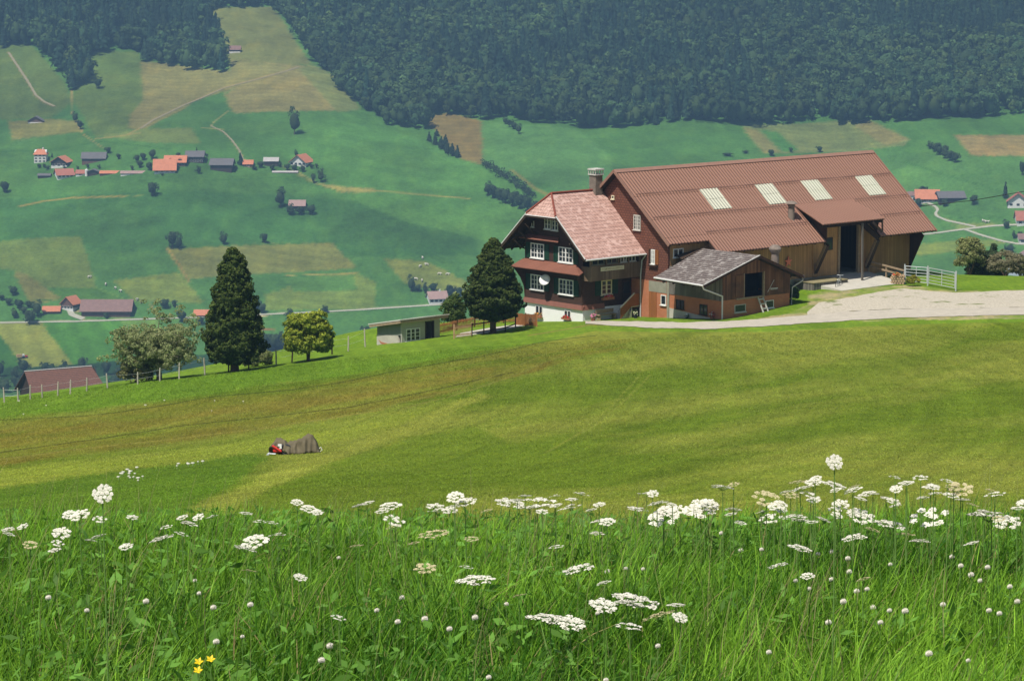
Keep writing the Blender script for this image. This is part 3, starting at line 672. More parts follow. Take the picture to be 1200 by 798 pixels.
# chimney
g = MB(); g.box(4.1,4.85,3.1,3.85,9.2,11.1); ch = g.build('chimney', m_rust, hs)
g = MB(); g.box(4.02,4.93,3.02,3.93,11.1,11.18); g.box(4.0,4.95,3.0,3.95,11.5,11.62)
for x in (4.05,4.32,4.6,4.84):
    for y in (3.05,3.87): g.box(x,x+.06,y,y+.06,11.18,11.5)
for y in (3.32,3.6):
    for x in (4.05,4.84): g.box(x,x+.06,y,y+.06,11.18,11.5)
g.build('chimney_cap', m_lime, ch)
# =================================================================== BARN
bo = (5.2,-4.2,0)
bn = thing('barn', 'long barn with brown corrugated roof, four pale skylights and a canopied drive-in door', 'barn', W3(*bo), RZ)
RM = .844; RV, RH = 1.5, 11.6
bh = lambda v: RH-RM*(RV-v) if v < RV else RH-RM*(v-RV)
under = .24
# gable wall toward the house (shingled), with a brick and concrete base right of the house door
g = MB(bo); g.prism([(5.2,-4.2,3.05),(5.2,7.2,3.05),(5.2,7.2,bh(7.2)-under),(5.2,1.5,RH-under),(5.2,-4.2,bh(-4.2)-under)], (.2,0,0)); g.build('gable_wall', m_redsh, bn)
MB(bo).box(5.18,5.2,-4.1,-2.05,2.2,3.05).build('concrete_band', m_conc, bn)
MB(bo).box(5.2,5.39,-4.2,7.2,-1.5,3.05).build('base_wall', m_brick, bn)
MB(bo).box(5.12,5.3,-4.42,-4.2,-.5,3.2).build('pillar', m_conc, bn)
MB(bo).box(5.16,5.2,-2.95,-2.1,.05,2.18).build('door', m_wood_or, bn)
windowpart(bn, bo, 'u', 5.2, -4.05, -3.45, 1.25, 2.05, 1, 1, .07)
windowpart(bn, bo, 'u', 5.19, 2.05, 2.38, 9.2, 9.5, 1, 1, .06, mat=m_cream)
windowpart(bn, bo, 'u', 5.19, -1.05, -.25, 6.95, 8.15, 3, 4, .08, mat=m_lime)
windowpart(bn, bo, 'u', 5.19, -2.75, -2.3, 4.4, 5.55, 2, 3, .08); shutter(bn, bo, 'u', 5.19, -3.15, -2.8, 4.4, 5.55, m_wood_or)
shutter(bn, bo, 'u', 5.19, -2.25, -2.05, 4.4, 5.55, m_wood_dk)
MB(bo).box(5.0,5.19,-3.1,-2.1,4.22,4.32).build('sill', m_wood_dk, bn)
# long wall
zt = bh(-4.2)-under
MB(bo).box(5.4,21.6,-4.2,-4.0,2.2,zt).build('board_wall', m_wood_tan, bn)
MB(bo).box(21.6,24.55,-4.26,-4.05,2.2,zt+.4).build('board_wall', m_wood_tan, bn, label='light board wall left of the drive-in door')
MB(bo).box(27.2,33.5,-4.2,-4.0,1.95,zt).build('board_wall', m_wood_br, bn, label='brown board wall right of the drive-in door')
MB(bo).box(5.4,33.5,-4.15,-3.95,-1.5,2.2).build('foundation', m_conc, bn) 
MB(bo).prism([(33.5,-4.2,1.95),(33.5,7.2,1.95),(33.5,7.2,bh(7.2)-under),(33.5,1.5,RH-under),(33.5,-4.2,bh(-4.2)-under)], (.2,0,0)).build('end_wall', m_wood_br, bn)
MB(bo).prism([(33.45,-4.21,2.0),(33.45,-4.21,5.9),(33.45,-5.75,4.95)], (.12,0,0)).build('gable_cheek', m_wood_dk, bn)
MB(bo).box(5.4,33.5,7.0,7.2,-2.5,bh(7.2)-under).build('rear_wall', m_wood_br, bn)
MB(bo).box(5.4,33.5,-3.95,7.0,1.9,2.12).build('floor', m_apron, bn)
MB(bo).box(24.3,24.5,-3.9,5,2.12,6.6).build('partition', m_wood_dk, bn); MB(bo).box(29,29.2,-3.9,5,2.12,6.6).build('partition', m_wood_dk, bn); MB(bo).box(24.5,29.,4.8,5,2.12,8.5).build('partition', m_wood_dk, bn)
g = MB(bo); g.box(24.5,24.75,-4.36,-4.1,2.1,6.9); g.box(27.0,27.2,-4.3,-4.05,2.1,6.9); g.box(24.5,27.2,-4.3,-4.05,6.5,6.75); g.build('door_frame', m_beam_l, bn)
g = MB(bo); g.box(22.85,23.9,-4.3,-4.22,4.3,5.35); wf = g.build('hatch', m_beam, bn)
MB(bo).box(22.95,23.8,-4.32,-4.305,4.4,5.25).build('pane', m_glass, wf)
windowpart(bn, bo, 'v', -4.2, 5.75, 6.85, 5.0, 5.7, 2, 1, .07)
# roof in overlapping courses, with a notch for the canopy (x 21..27.8)
vs = [1.5,-.75,-2.75,-4.3,-5.95]; lift = [.0,.0,.0,.0,.0]
g = MB(bo)
def sheet(x0, x1, va, vb, g, th=.07, tilt=.035): # from va (up) to vb (down)
    g.prism([(x0,va,bh(va)-.0),(x1,va,bh(va)),(x1,vb,bh(vb)+tilt),(x0,vb,bh(vb)+tilt)], (0,0,-th))
XL, XR = 4.6, 34.85
for va, vb in zip(vs[:-1], vs[1:]):
    if va > -2.5: sheet(XL, XR, va, vb-.1, g)
    elif va == -2.75:
        sheet(XL, 21.1, va, vb-.1, g); sheet(27.9, XR, va, vb-.1, g)
    else:
        sheet(XL, 9.0, va, -4.9, g); sheet(9.0, 21.35, va, vb, g); sheet(27.9, XR, va, vb, g)
sheet(XL, XR, 7.5, 7.4, g) if False else g.prism([(XL,1.5,RH),(XR,1.5,RH),(XR,7.6,bh(7.6)),(XL,7.6,bh(7.6))], (0,0,-.07))
broof = g.build('roof', m_corr, bn)
g = MB(bo)
for x0,x1,vb in ((XL+.05,9,-4.8),(9,21.3,-5.85),(27.95,XR-.05,-5.85)): g.prism([(x0,1.5,RH-.09),(x1,1.5,RH-.09),(x1,vb,bh(vb)-.09),(x0,vb,bh(vb)-.09)], (0,0,-.1))
g.prism([(21.2,1.5,RH-.09),(28,1.5,RH-.09),(28,-2.7,bh(-2.7)-.09),(21.2,-2.7,bh(-2.7)-.09)], (0,0,-.1))
g.prism([(XL+.05,1.5,RH-.09),(XR-.05,1.5,RH-.09),(XR-.05,7.5,bh(7.5)-.09),(XL+.05,7.5,bh(7.5)-.09)], (0,0,-.1))
for i in range(30):
    x = XL+.4+i*1.02
    vb = -4.7 if x < 9 else -5.75
    if 21.1 < x < 27.9: continue
    g.beam((x,-3.9,bh(-3.9)-.3),(x,vb,bh(vb)-.3),.1,.16)
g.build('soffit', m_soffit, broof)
g = MB(bo); g.prism([(XL-.03,1.5,RH+.03),(XR+.03,1.5,RH+.03),(XR+.03,1.2,RH-.2),(XL-.03,1.2,RH-.2)], (0,0,.04)); g.prism([(XL-.03,1.5,RH+.03),(XR+.03,1.5,RH+.03),(XR+.03,1.8,RH-.2),(XL-.03,1.8,RH-.2)], (0,0,.04)); g.build('ridge_cap', m_cap, broof)
g = MB(bo); g.beam((XL-.02,1.5,RH-.06),(XL-.02,-4.95,bh(-4.95)-.06),.05,.22); g.beam((XL-.02,1.5,RH-.06),(XL-.02,7.6,bh(7.6)-.06),.05,.22); g.beam((XR+.02,1.5,RH-.06),(XR+.02,-5.97,bh(-5.97)-.06),.05,.2); g.build('verge_board', m_cap, broof)
g = MB(bo); g.beam((21.38,-2.9,bh(-2.9)-.08),(21.38,-5.95,bh(-5.95)-.08),.06,.24); g.build('verge_board', m_beam, broof)
for vb, segs in ((-.85,((XL,XR),)),(-2.85,((XL,21),(27.9,XR))),(-4.4,((9.,21.1),(27.9,XR)))):
    g = MB(bo)
    for s0, s1 in segs:
        g.beam((s0+.35,vb+.16,bh(vb+.16)+.075),(s1-.2,vb+.16,bh(vb+.16)+.075),.02,.015)
        x = s0+.4
        while x < s1-.3:
            g.prism([(x,vb+.2,bh(vb+.2)+.03),(x+.14,vb+.2,bh(vb+.2)+.03),(x+.07,vb+.02,bh(vb)+.12)], (0,.02,.05)); x += .36
    g.build('snow_guards', m_guard, broof)
for x0 in (11.9,18.25,23.65,30.25):
    g = MB(bo); x1 = x0+2.05
    for va, vb in ((-.72,-1.62),(-1.60,-2.5)):
        g.prism([(x0,va,bh(va)+.07),(x1,va,bh(va)+.07),(x1,vb,bh(vb)+.1),(x0,vb,bh(vb)+.1)], (0,0,-.05))
    sk = g.build('skylight', m_sky, broof)
# canopy over the drive-in door: flatter roof sheet
cv0, ch0, cv1, ch1 = -2.7, bh(-2.7)+.06, -6.55, 6.86
g = MB(bo); g.prism([(20.95,cv0,ch0),(27.75,cv0,ch0),(27.75,cv1,ch1),(20.3,cv1,ch1)], (0,0,-.08)); can = g.build('canopy', m_corr, bn)
cz = lambda v: ch0+(ch1-ch0)*(v-cv0)/(cv1-cv0)
g = MB(bo); g.prism([(21.0,cv0,ch0-.1),(27.7,cv0,ch0-.1),(27.7,cv1+.1,ch1-.1),(20.4,cv1+.1,ch1-.1)], (0,0,-.08))
for i in range(8):
    x = 21.1+i*.93; g.beam((x,-3.2,cz(-3.2)-.3),(x,cv1+.15,cz(cv1+.15)-.26),.1,.16)
g.beam((20.7,-5.9,cz(-5.9)-.5),(27.9,-5.9,cz(-5.9)-.5),.2,.26)
g.build('canopy_rafters', m_soffit, can)
MB(bo).prism([(21.42,-2.75,bh(-2.75)-.05),(21.42,-5.9,bh(-5.9)-.05),(21.42,-5.9,cz(-5.9)-.12),(21.42,-2.75,ch0-.1)], (.08,0,0)).build('cheek', m_wood_dk, can)
MB(bo).prism([(27.75,-2.75,bh(-2.75)-.05),(27.75,-5.6,bh(-5.6)-.05),(27.75,-5.9,cz(-5.9)-.12),(27.75,-2.75,ch0-.1)], (.08,0,0)).build('cheek', m_wood_dk, can)
MB(bo).box(21.5,27.7,-4.25,-4.1,6.3,cz(-4.2)-.15).build('lintel_boards', m_wood_dk, bn)
g = MB(bo); g.beam((25.2,-6.45,1.7),(25.15,-6.4,6.6),.15,.15); g.build('post', m_wood_gr, bn)
g = MB(bo); g.beam((27.45,-6.5,6.8),(27.5,-6.5,5.75),.1,.12); g.beam((26.3,-6.5,6.6),(27.45,-6.5,5.75),.12,.2); g.build('hanging_bracket', m_beam, can)
for x0, x1 in ((21.9,21.7),(28.15,27.75)):
    g = MB(bo); g.beam((x0,-4.2,2.55),(x1,-5.75,5.0),.34,.3); br = g.build('brace', m_beam, bn)
    g = MB(bo); g.beam((x0-.18,-4.22,2.6),(x1-.18,-5.75,5.0),.03,.26); g.build('brace_face', m_beam_l, br)
MB(bo).beam((27.2,-4.3,6.4),(27.9,-5.75,5.1),.3,.4).build('brace', m_beam, bn)
g = MB(bo); g.lathe((19.55,-3.7,6.9), [(.42,-.25),(.4,.0),(.27,.12),(.27,1.15)], 14); vt = g.build('vent_pipe', m_rust, bn, smooth=False)
MB(bo).lathe((19.55,-3.7,8.1), [(.3,0),(.3,.2),(.52,.28),(.3,.45),(.05,.5)], 14).build('vent_cap', m_rust, vt)
# star ornament
st = []
for i in range(10):
    r0 = .48 if i % 2 == 0 else .17; an = math.pi/2+i*math.pi/5; st.append((math.cos(an)*r0, 0, math.sin(an)*r0))
s0 = (18.62,-4.3,3.72)
me = MB().prism(st, (0,-.07,0)).mesh('star_ornament', m_starr)
o = link('star_ornament', me, None, 'salmon red five-pointed star mounted on the tan barn wall', 'ornament'); o.location = W3(*s0); o.rotation_euler = (0,0,RZ)
# apron and platform in front of the door
def slab(name, quad, th, mat_, label, cat, kind=None):
    b = Vector(quad[0]); g = MB(b); g.prism([Vector(q) for q in quad], (0,0,-th))
    o = g.build(name, mat_, None, label=label, cat=cat, kind=kind); o.location = b; return o
def bz(px, py, h):  # point on photo pixel at farm height h
    x, y, z = ray(px, py); t = (O.z+h)/z
    return Vector((float(x*t), float(y*t), O.z+h))
slab('concrete_apron', [(28.4,-4.0,2.16),(28.1,-8.4,1.62),(20.4,-8.7,1.62),(19.8,-4.0,2.16)], .5, m_apron, None, None, kind='structure')
bpy.data.objects['concrete_apron'].location = W3(28.4,-4.0,2.16); bpy.data.objects['concrete_apron'].rotation_euler = (0,0,RZ)
def local(name, label, cat, u, v, h=None, rz=0, group=None):
    p = W3(u, v, 0); z = float(ground(p.x, p.y)) if h is None else O.z+h
    return thing(name, label, cat, (p.x, p.y, z), RZ+rz, group)
# platform
t = local('wooden_platform', 'low weathered wooden platform in front of the tan barn wall', 'platform', 21.3, -5.5, 1.66)
g = MB(); g.box(-2,2,-1.1,1.1,-.3,.42); g.build('base', m_wood_gr, t)
g = MB()
for i in range(11): g.box(-2.05,2.05,-1.15+i*.21,-1.15+i*.21+.19,.425,.48)
g.build('deck', plain('mossy_planks', (.27,.23,.12), .9, .3, 2.), t)
# ramp railing
t = local('ramp_railing', 'wooden two-rail railing on the right edge of the barn apron', 'railing', 28.3, -6.3, 1.8)
for y, z in ((2.,.35),(.0,.12),(-2.,-.12)): MB().beam((0,y,z-.5),(0,y,z+.95),.12,.12).build('post', m_beam_l, t)
for z in (.5,.9): MB().beam((-.08,2.05,z+.35),(-.08,-2.1,z-.1),.06,.14).build('rail', m_beam_l, t)
# bicycle leaning on the platform
def bicycle():
    b = local('bicycle', 'bicycle parked against the wooden platform', 'bicycle', 21.6, -7.2, None, math.radians(25))
    for x in (-.52,.52):
        w = MB(); n = 20
        w.tube([(x+.33*math.cos(2*math.pi*i/n),0,.35+.33*math.sin(2*math.pi*i/n)) for i in range(n+1)], .022, 6, False); wo = w.build('wheel', m_dark, b)
        s = MB()
        for i in range(8): s.beam((x,0,.35),(x+.32*math.cos(i*math.pi/4),0,.35+.32*math.sin(i*math.pi/4)),.006)
        s.build('spokes', m_steel, wo)
    g = MB(); P = {'r':(-.52,0,.35),'f':(.52,0,.35),'b':(-.08,0,.32),'s':(-.2,0,.82),'h':(.36,0,.85)}
    for p, q in ('rb','rs','bs','sh','bh','hf'): g.tube([P[p],P[q]], .018, 6)
    g.tube([(.36,0,.85),(.33,0,1.0),(.33,.26,1.03),(.28,.27,1.0)], .014, 6); g.tube([(.33,0,1.0),(.33,-.26,1.03),(.28,-.27,1.0)], .014, 6); g.build('frame', m_steel, b)
    MB().ball((-.22,0,.9),(.14,.07,.04),8,5).build('saddle', m_dark, b)
bicycle()
# bench, pots in front of the house
t = local('bench', 'grey wooden bench under the red flower window of the farmhouse', 'bench', 2.1, -.45, 0.)
g = MB(); g.box(-.95,.95,-.22,.2,.42,.47); g.build('seat', m_beam_l, t)
g = MB(); g.box(-.95,.95,.2,.24,.55,.85); g.build('backrest', m_beam_l, t)
for x in (-.8,.8): MB().box(x-.04,x+.04,-.2,.22,-.2,.42).build('leg', m_beam_l, t)
def pot(u, v, label, mats, sz, seed, h=0.):
    t = local('flower_pot', label, 'flower pot', u, v, h)
    MB().lathe((0,0,-.1), [(.12*sz,0),(.2*sz,.42*sz),(.17*sz,.42*sz)], 12).build('pot', m_terra if seed % 2 else m_dark, t)
    posy(t, OF, (0,0,.5*sz), (.3*sz,.3*sz,.25*sz), mats, 'plant', 90, seed)
pot(.45, -.7, 'pot of pink flowers at the white corner of the farmhouse', [m_pink,m_pink,m_leafg], 1.0, 21)
pot(4.1, -1.7, 'wide pot of green plants at the foot of the farmhouse steps', [m_leafg,m_leafg,m_cream], .9, 22, .05)
pot(5.0, -9.4, 'pot of red and white flowers by the left brick wall of the shed', [m_red,m_white,m_leafg], .8, 23, .75)
pot(5.0, -6.6, 'pot of white flowers in the middle of the left shed wall', [m_white,m_leafg], .6, 24, .45)
# =================================================================== SHED
so = (5.2,-10.35,.8)
sh = thing('shed', 'brick and board shed with weathered grey tiled roof and dark loft opening', 'shed', W3(*so), RZ)
E0, E1, RU = 2.3, 13.3, 8.35; RHs, HL, HR = 5.62, 3.8, 3.66; VF, VB = -11.2, -5.3
sl = lambda u: HL+(RHs-HL)*(u-E0)/(RU-E0) if u <= RU else RHs-(RHs-HR)*(u-RU)/(E1-RU)
g = MB(so); g.box(5.2,12.6,-10.35,-10.15,-1,2.3); g.box(12.4,12.6,-10.15,-4.3,-1,2.3); g.box(5.2,5.4,-10.15,-4.3,-1,2.2)
g.build('brick_wall', m_brick, sh)
MB(so).prism([(5.185,-9.6,-.5),(5.185,-9.4,.75),(5.185,-4.4,1.1),(5.185,-4.4,-.5)], (.012,0,0)).build('plinth', m_apron, sh)
g = MB(so); t_ = .15
g.prism([(5.22,-10.38,2.25),(6.4,-10.38,2.25),(6.4,-10.38,sl(6.4)-.2),(5.22,-10.38,sl(5.22)-.2)], (0,t_,0))
g.prism([(9.65,-10.38,2.25),(12.62,-10.38,2.25),(12.62,-10.38,sl(12.6)-.2),(9.65,-10.38,sl(9.65)-.2)], (0,t_,0))
g.prism([(6.4,-10.38,4.15),(9.65,-10.38,4.15),(9.65,-10.38,sl(9.65)-.2),(8.35,-10.38,RHs-.2),(6.4,-10.38,sl(6.4)-.2)], (0,t_,0))
g.prism([(6.4,-10.38,2.25),(7.5,-10.38,2.25),(7.5,-10.38,4.15),(6.4,-10.38,4.15)], (0,t_,0))
g.build('gable_boards', m_wood_red, sh)
MB(so).box(6.55,7.42,-10.46,-10.40,2.42,4.1).build('loft_door', m_wood_red, sh)
g = MB(so); g.box(7.42,7.52,-10.44,-10.25,2.3,4.2); g.box(9.6,9.72,-10.44,-10.25,2.3,4.2); g.box(6.6,9.7,-10.5,-10.36,2.2,2.32); g.build('loft_frame', m_beam_l, sh)
MB(so).prism([(5.16,-10.3,2.2),(5.16,-4.4,2.2),(5.16,-4.4,4.4),(5.16,-10.3,4.4)], (.12,0,0)).build('side_boards', m_wood_gr, sh)
MB(so).prism([(12.5,-10.2,2.3),(12.5,-4.4,2.3),(12.5,-4.4,sl(12.5)-.2),(12.5,-10.2,sl(12.5)-.2)], (.1,0,0)).build('side_boards', m_wood_gr, sh)
MB(so).box(5.4,12.4,-10.2,-4.4,2.1,2.2).build('loft_floor', m_wood_dk, sh)
MB(so).box(5.4,12.4,-7.1,-7.0,2.2,4.4).build('back_boards', m_wood_dk, sh)
g = MB(so)
nk = 9
for i in range(nk):   # slightly sagging tiled slopes
    pass
g.prism([(E0,VF,HL),(RU,VF,RHs),(RU,-4.9,RHs),(E0+.3,-5.5,HL+.08)], (0,0,-.1)); g.prism([(E1,VF,HR),(RU,VF,RHs),(RU,-4.9,RHs),(E1,VB-.1,HR)], (0,0,-.1))
srf = g.build('roof', m_stile, sh)
g = MB(so); g.prism([(E0+.05,VF+.05,HL-.11),(RU,VF+.05,RHs-.11),(RU,-5,RHs-.11),(E0+.3,-5.6,HL-.11)], (0,0,-.08)); g.prism([(E1-.05,VF+.05,HR-.11),(RU,VF+.05,RHs-.11),(RU,-5,RHs-.11),(E1-.05,VB-.1,HR-.11)], (0,0,-.08))
for y in (-11,-9.9,-8.8,-7.7,-6.6): g.beam((E0+.1,y,HL-.25),(5.3,y,sl(5.3)-.25),.1,.12); g.beam((E1-.1,y,HR-.25),(12.5,y,sl(12.5)-.25),.1,.12)
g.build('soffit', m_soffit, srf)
g = MB(so); g.beam((E0,VF-.03,HL-.1),(RU,VF-.03,RHs-.1),.05,.16); g.beam((E1,VF-.03,HR-.12),(RU,VF-.03,RHs-.1),.05,.2); g.build('barge_board', m_wood_dk, srf)
g = MB(so); g.beam((E0,VF-.04,HL+.01),(RU,VF-.04,RHs+.01),.06,.05); g.build('verge_trim', m_zinc, srf)
g = MB(so); g.tube([(E0-.03,VF,HL-.06),(E0+.2,-5.5,HL+.0)], .075, 8); g.build('gutter', m_zinc, srf); g = MB(so); g.tube([(E0+.0,VF+.1,HL-.08),(E0+.15,VF+.12,HL-.35),(5.05,-10.5,2.62),(5.08,-10.45,2.4),(5.08,-10.45,.3)], .06, 8); g.build('downspout', m_zinc, srf)
g = MB(so); g.tube([(E1+.03,VF,HR-.06),(E1+.03,VB,HR-.06)], .07, 8); g.build('gutter', m_pipe, srf); g = MB(so); g.tube([(E1,VF+.1,HR-.1),(E1,VF+.1,HR-.4),(12.75,-10.5,2.7),(12.72,-10.45,1.0)], .055, 8); g.build('downspout', m_pipe, srf)
MB(so).prism([(6.,-5.0,4.93),(8.4,-4.85,5.62),(9.0,-4.9,5.75),(6.,-4.3,5.2)], (0,0,-.05)).build('flashing', m_beam, srf)
rr_ = random.Random(3)
windowpart(sh, so, 'v', -10.35, 6.5, 7.7, 1.2, 1.8, 1, 1, .05, mat=m_lime); windowpart(sh, so, 'v', -10.35, 9.9, 10.8, 1.25, 1.85, 1, 1, .05, mat=m_white)
windowpart(sh, so, 'u', 5.2, -6.1, -5.2, 1.15, 1.85, 2, 1, .05, mat=m_beam); windowpart(sh, so, 'u', 5.2, -8.7, -7.85, .95, 1.75, 2, 1, .05, mat=m_beam)
g = MB(so); g.lathe((12.3,-9.,4.0), [(.36,-.3),(.36,.1),(.3,.16),(.3,1.3)], 14); vt = g.build('vent_pipe', m_rust, sh)
MB(so).lathe((12.3,-9.,5.3), [(.3,-.05),(.42,.12),(.5,.3),(.5,.38),(.3,.62),(.2,.66)], 14).build('vent_cap', m_rust, vt)
# ladder leaning on the shed
t = local('ladder', 'short pale wooden ladder leaning on the brick front of the shed', 'ladder', 9.35, -10.9, .82)
for x in (-.27,.27): MB().beam((x+.1,-.15,-.1),(x-.1,.5,1.45),.07,.1).build('stile', m_lime, t)
for i in range(4): z = .15+i*.36; MB().beam((-.27+.08-.05*i,-.06+.15*i,z),(.27+.08-.05*i,-.06+.15*i,z),.05,.1).build('rung', m_lime, t)
# small rack and tools hanging on the shed front
t = local('wall_rack', 'thin white hay rake hung right of the loft opening', 'rake', 10.4, -10.5, 2.55)
g = MB(); g.beam((-.4,0,0),(.3,0,.9),.03); g.build('handle', m_lime, t)
g = MB(); g.beam((-.1,0,.25),(.7,0,.22),.04)
for i in range(6): g.beam((-.05+i*.13,0,.24),(-.05+i*.13,-.02,.12),.02)
g.build('head', m_white, t)
# =================================================================== HUT
O2 = at(471, 407, 225)
ht = thing('small_hut', 'small grey rendered hut with flat lean-to roof at the edge of the lawn', 'hut', O2, RZ)
m_hut = plain('grey_hut_render', (.38,.37,.31), .9, .15, 1.5)
m_hutp = plain('green_grey_panel', (.19,.21,.18), .85, .12, 1.5)
g = MB(); g.box(0,2.3,0,.15,-.8,1.95); g.box(3.2,3.77,0,.15,-.8,1.95); g.box(2.3,3.2,0,.15,1.8,1.95); g.prism([(3.62,.15,-.8),(3.62,3.1,-.8),(3.62,3.1,1.3),(3.62,.15,1.93)], (.15,0,0)); g.build('wall', m_hut, ht)
MB().prism([(0,.15,.9),(0,3.1,.65),(0,3.1,1.28),(0,.15,1.93)], (.12,0,0)).build('end_panel', m_hutp, ht)
MB().prism([(-.03,-.03,-.8),(-.03,3.12,-.8),(-.03,3.12,.66),(-.03,.5,.85)], (.15,0,0)).build('end_plaster', m_apron, ht)
g = MB(); g.prism([(-.045,.6,-.1),(-.045,1.2,-.22),(-.045,2.6,.02),(-.045,2.9,.3),(-.045,2.5,.14),(-.045,1.9,.12),(-.045,1.4,.05),(-.045,1.1,.22),(-.045,.9,.0)], (.02,0,0)); g.build('bare_brick_patch', m_brick, ht)
MB().box(0,3.7,3.0,3.1,-.8,1.28).build('rear_wall', m_hut, ht)
g = MB(); g.box(2.3,2.38,-.03,.17,-.1,1.8); g.box(3.12,3.2,-.03,.17,-.1,1.8); g.build('door_frame', m_beam, ht)
g = MB(); g.prism([(-.5,-.45,2.17),(4.4,-.45,2.2),(4.4,3.6,1.5),(-.5,3.6,1.42)], (0,0,.07)); rf = g.build('roof', plain('pale_fibre_roof', (.58,.55,.49), .85, .15, 2.), ht)
g = MB(); g.prism([(-.47,-.42,1.95),(4.3,-.42,1.99),(4.3,3.5,1.3),(-.47,3.5,1.22)], (0,0,.2)); g.build('roof_edge', m_beam_l, rf)
windowpart(ht, OF, 'v', 0, .4, 1.78, .4, 1.38, 3, 3, .07, leaf=1)
MB().box(2.5,3.0,.6,1.0,-.2,.7).build('crate', m_wood_dk, ht)
# =================================================================== FENCES
m_picket = plain('orange_fence_wood', (.33,.14,.05), .8, .3, 4.)
m_picket2 = plain('faded_fence_wood', (.40,.24,.13), .8, .3, 4.)
def gpt(px, py, Y, up=0.):
    p = at(px, py, Y); return Vector((p.x, p.y, float(ground(p.x, p.y))+up))
def picket(name, label, pts, h, mat_, gap=.14, w=.07):
    o = thing(name, label, 'fence', pts[0])
    po = MB(pts[0]); ra = MB(pts[0]); pk = MB(pts[0])
    for p, q in zip(pts[:-1], pts[1:]):
        L = (q-p).length; d = (q-p)/L; nn = Vector((d.y,-d.x,0))
        for z in (.25,.8): ra.beam(p+K*h*z, q+K*h*z, .04, .09)
        n = max(1, int(L/gap))
        for i in range(n):
            c = p+d*(i+.5)*L/n+nn*.035
            pk.beam(c+K*.06, c+K*(h-.02+.02*math.sin(i*7.)), w, .02, up=d)
        m = max(1, round(L/2.))
        for i in range(m+1):
            c = p+d*L*i/m; MB(pts[0]).beam(c-K*.3, c+K*(h+.06), .1, .1).build('post', mat_, o)
    ra.build('rails', mat_, o); pk.build('pickets', mat_, o)
    return o
picket('picket_fence', 'orange-brown picket fence running behind the round dark tree', [gpt(514,383,232),gpt(535,381,233.5),gpt(556,379,235),gpt(590,378,236),gpt(606,378,235)], .85, m_picket)
picket('picket_fence', 'orange-brown picket fence ending at the white farmhouse corner', [gpt(604,386,232),gpt(616,386,229.5),gpt(629,386,228)], 1.0, m_picket)
picket('picket_fence', 'faded thin slatted fence panel between the hut and the round dark tree', [gpt(532,396,223.5),gpt(553,395,223.8)], 1.05, m_picket2, .1, .035)
o = thing('rail_fence', 'dark two-rail fence under the round dark tree', 'fence', gpt(553,394,223.8))
pts = [gpt(553,394,223.8),gpt(567,393,224.5),gpt(592,390,226),gpt(604,388,229)]; b0 = pts[0]
for p in pts: MB(b0).beam(p-K*.2, p+K*1.05, .1, .1).build('post', m_beam, o)
for z in (.3,.95):
    g = MB(b0)
    for p, q in zip(pts[:-1], pts[1:]): g.beam(p+K*z, q+K*z, .05, .08)
    g.build('rail', m_beam, o)
slab('garden_terrace', [gpt(534,393,224.5,.06),gpt(570,393,226,.06),gpt(622,386,230.5,.06),gpt(622,382,233,.06),gpt(570,384,231,.06),gpt(540,386,229,.06)], .3, m_apron, None, None, 'structure')
bpy.data.objects['garden_terrace'].location = gpt(534,393,224.5,.06)
_o = bpy.data.objects['garden_terrace']
# pasture fence posts along the crest (px, base py, height in px, Y)
m_post = plain('grey_fence_post', (.42,.38,.31), .9, .25, 8.)
PP = [(5,468,14,200),(21.3,468,13.5,200),(35.6,466,15,201),(49.6,464.5,14,202),(67.7,462,15,203),(82.2,460,15,204),(101.5,456.5,14,206),(126,454.5,17,207),(161.5,448,12,209),(187.5,444,13,210),(210,440,15,211),(240,435,16,213),(323.5,422.5,13,218),(408,411,17,223),(428,402,17,226)]
DP = [(268,430.5,13,215),(291.5,428.5,11,216),(342,418.5,13,219),(389,410.5,15,222)]
pm = MB(); pm.tube([(0,0,-.3),(0.01,.01,.5),(0,0,1.)], [.055,.06,.045], 7)
me_l = pm.mesh('fence_post', m_post); me_d = pm.mesh('fence_post', m_beam); tops = []
for i, (px, py, hh, Y) in enumerate(PP+DP):
    p = gpt(px, py, Y); z = Zof(py-hh, Y)-p.z
    dark = i >= len(PP)
    o = link('fence_post', me_d if dark else me_l, None, 'dark thin fence post on the lawn crest between the tall conifer and the hut' if dark else 'pale grey pasture post in the row along the left lawn crest', 'fence post', 'dark fence posts on the crest' if dark else 'pale posts along the lawn crest')
    o.location = p; o.scale = (1,1,max(.5,z)); o.rotation_euler = (random.uniform(-.06,.06), random.uniform(-.06,.06), i); tops.append((px, p+K*z*.85, p+K*z*.45))
props(bpy.data.objects['fence_post'])
tops.sort(key=lambda q: q[0]); g = MB()
for (x0,a,b),(x1,c,d) in zip(tops[:-1], tops[1:]):
    g.tube([a,(a+c)/2-K*.03,c], .006, 4); g.tube([b,(b+d)/2-K*.03,d], .006, 4)
g.build('fence_wire', m_steel, None, label='thin wires strung along the crest fence posts', cat='wire')
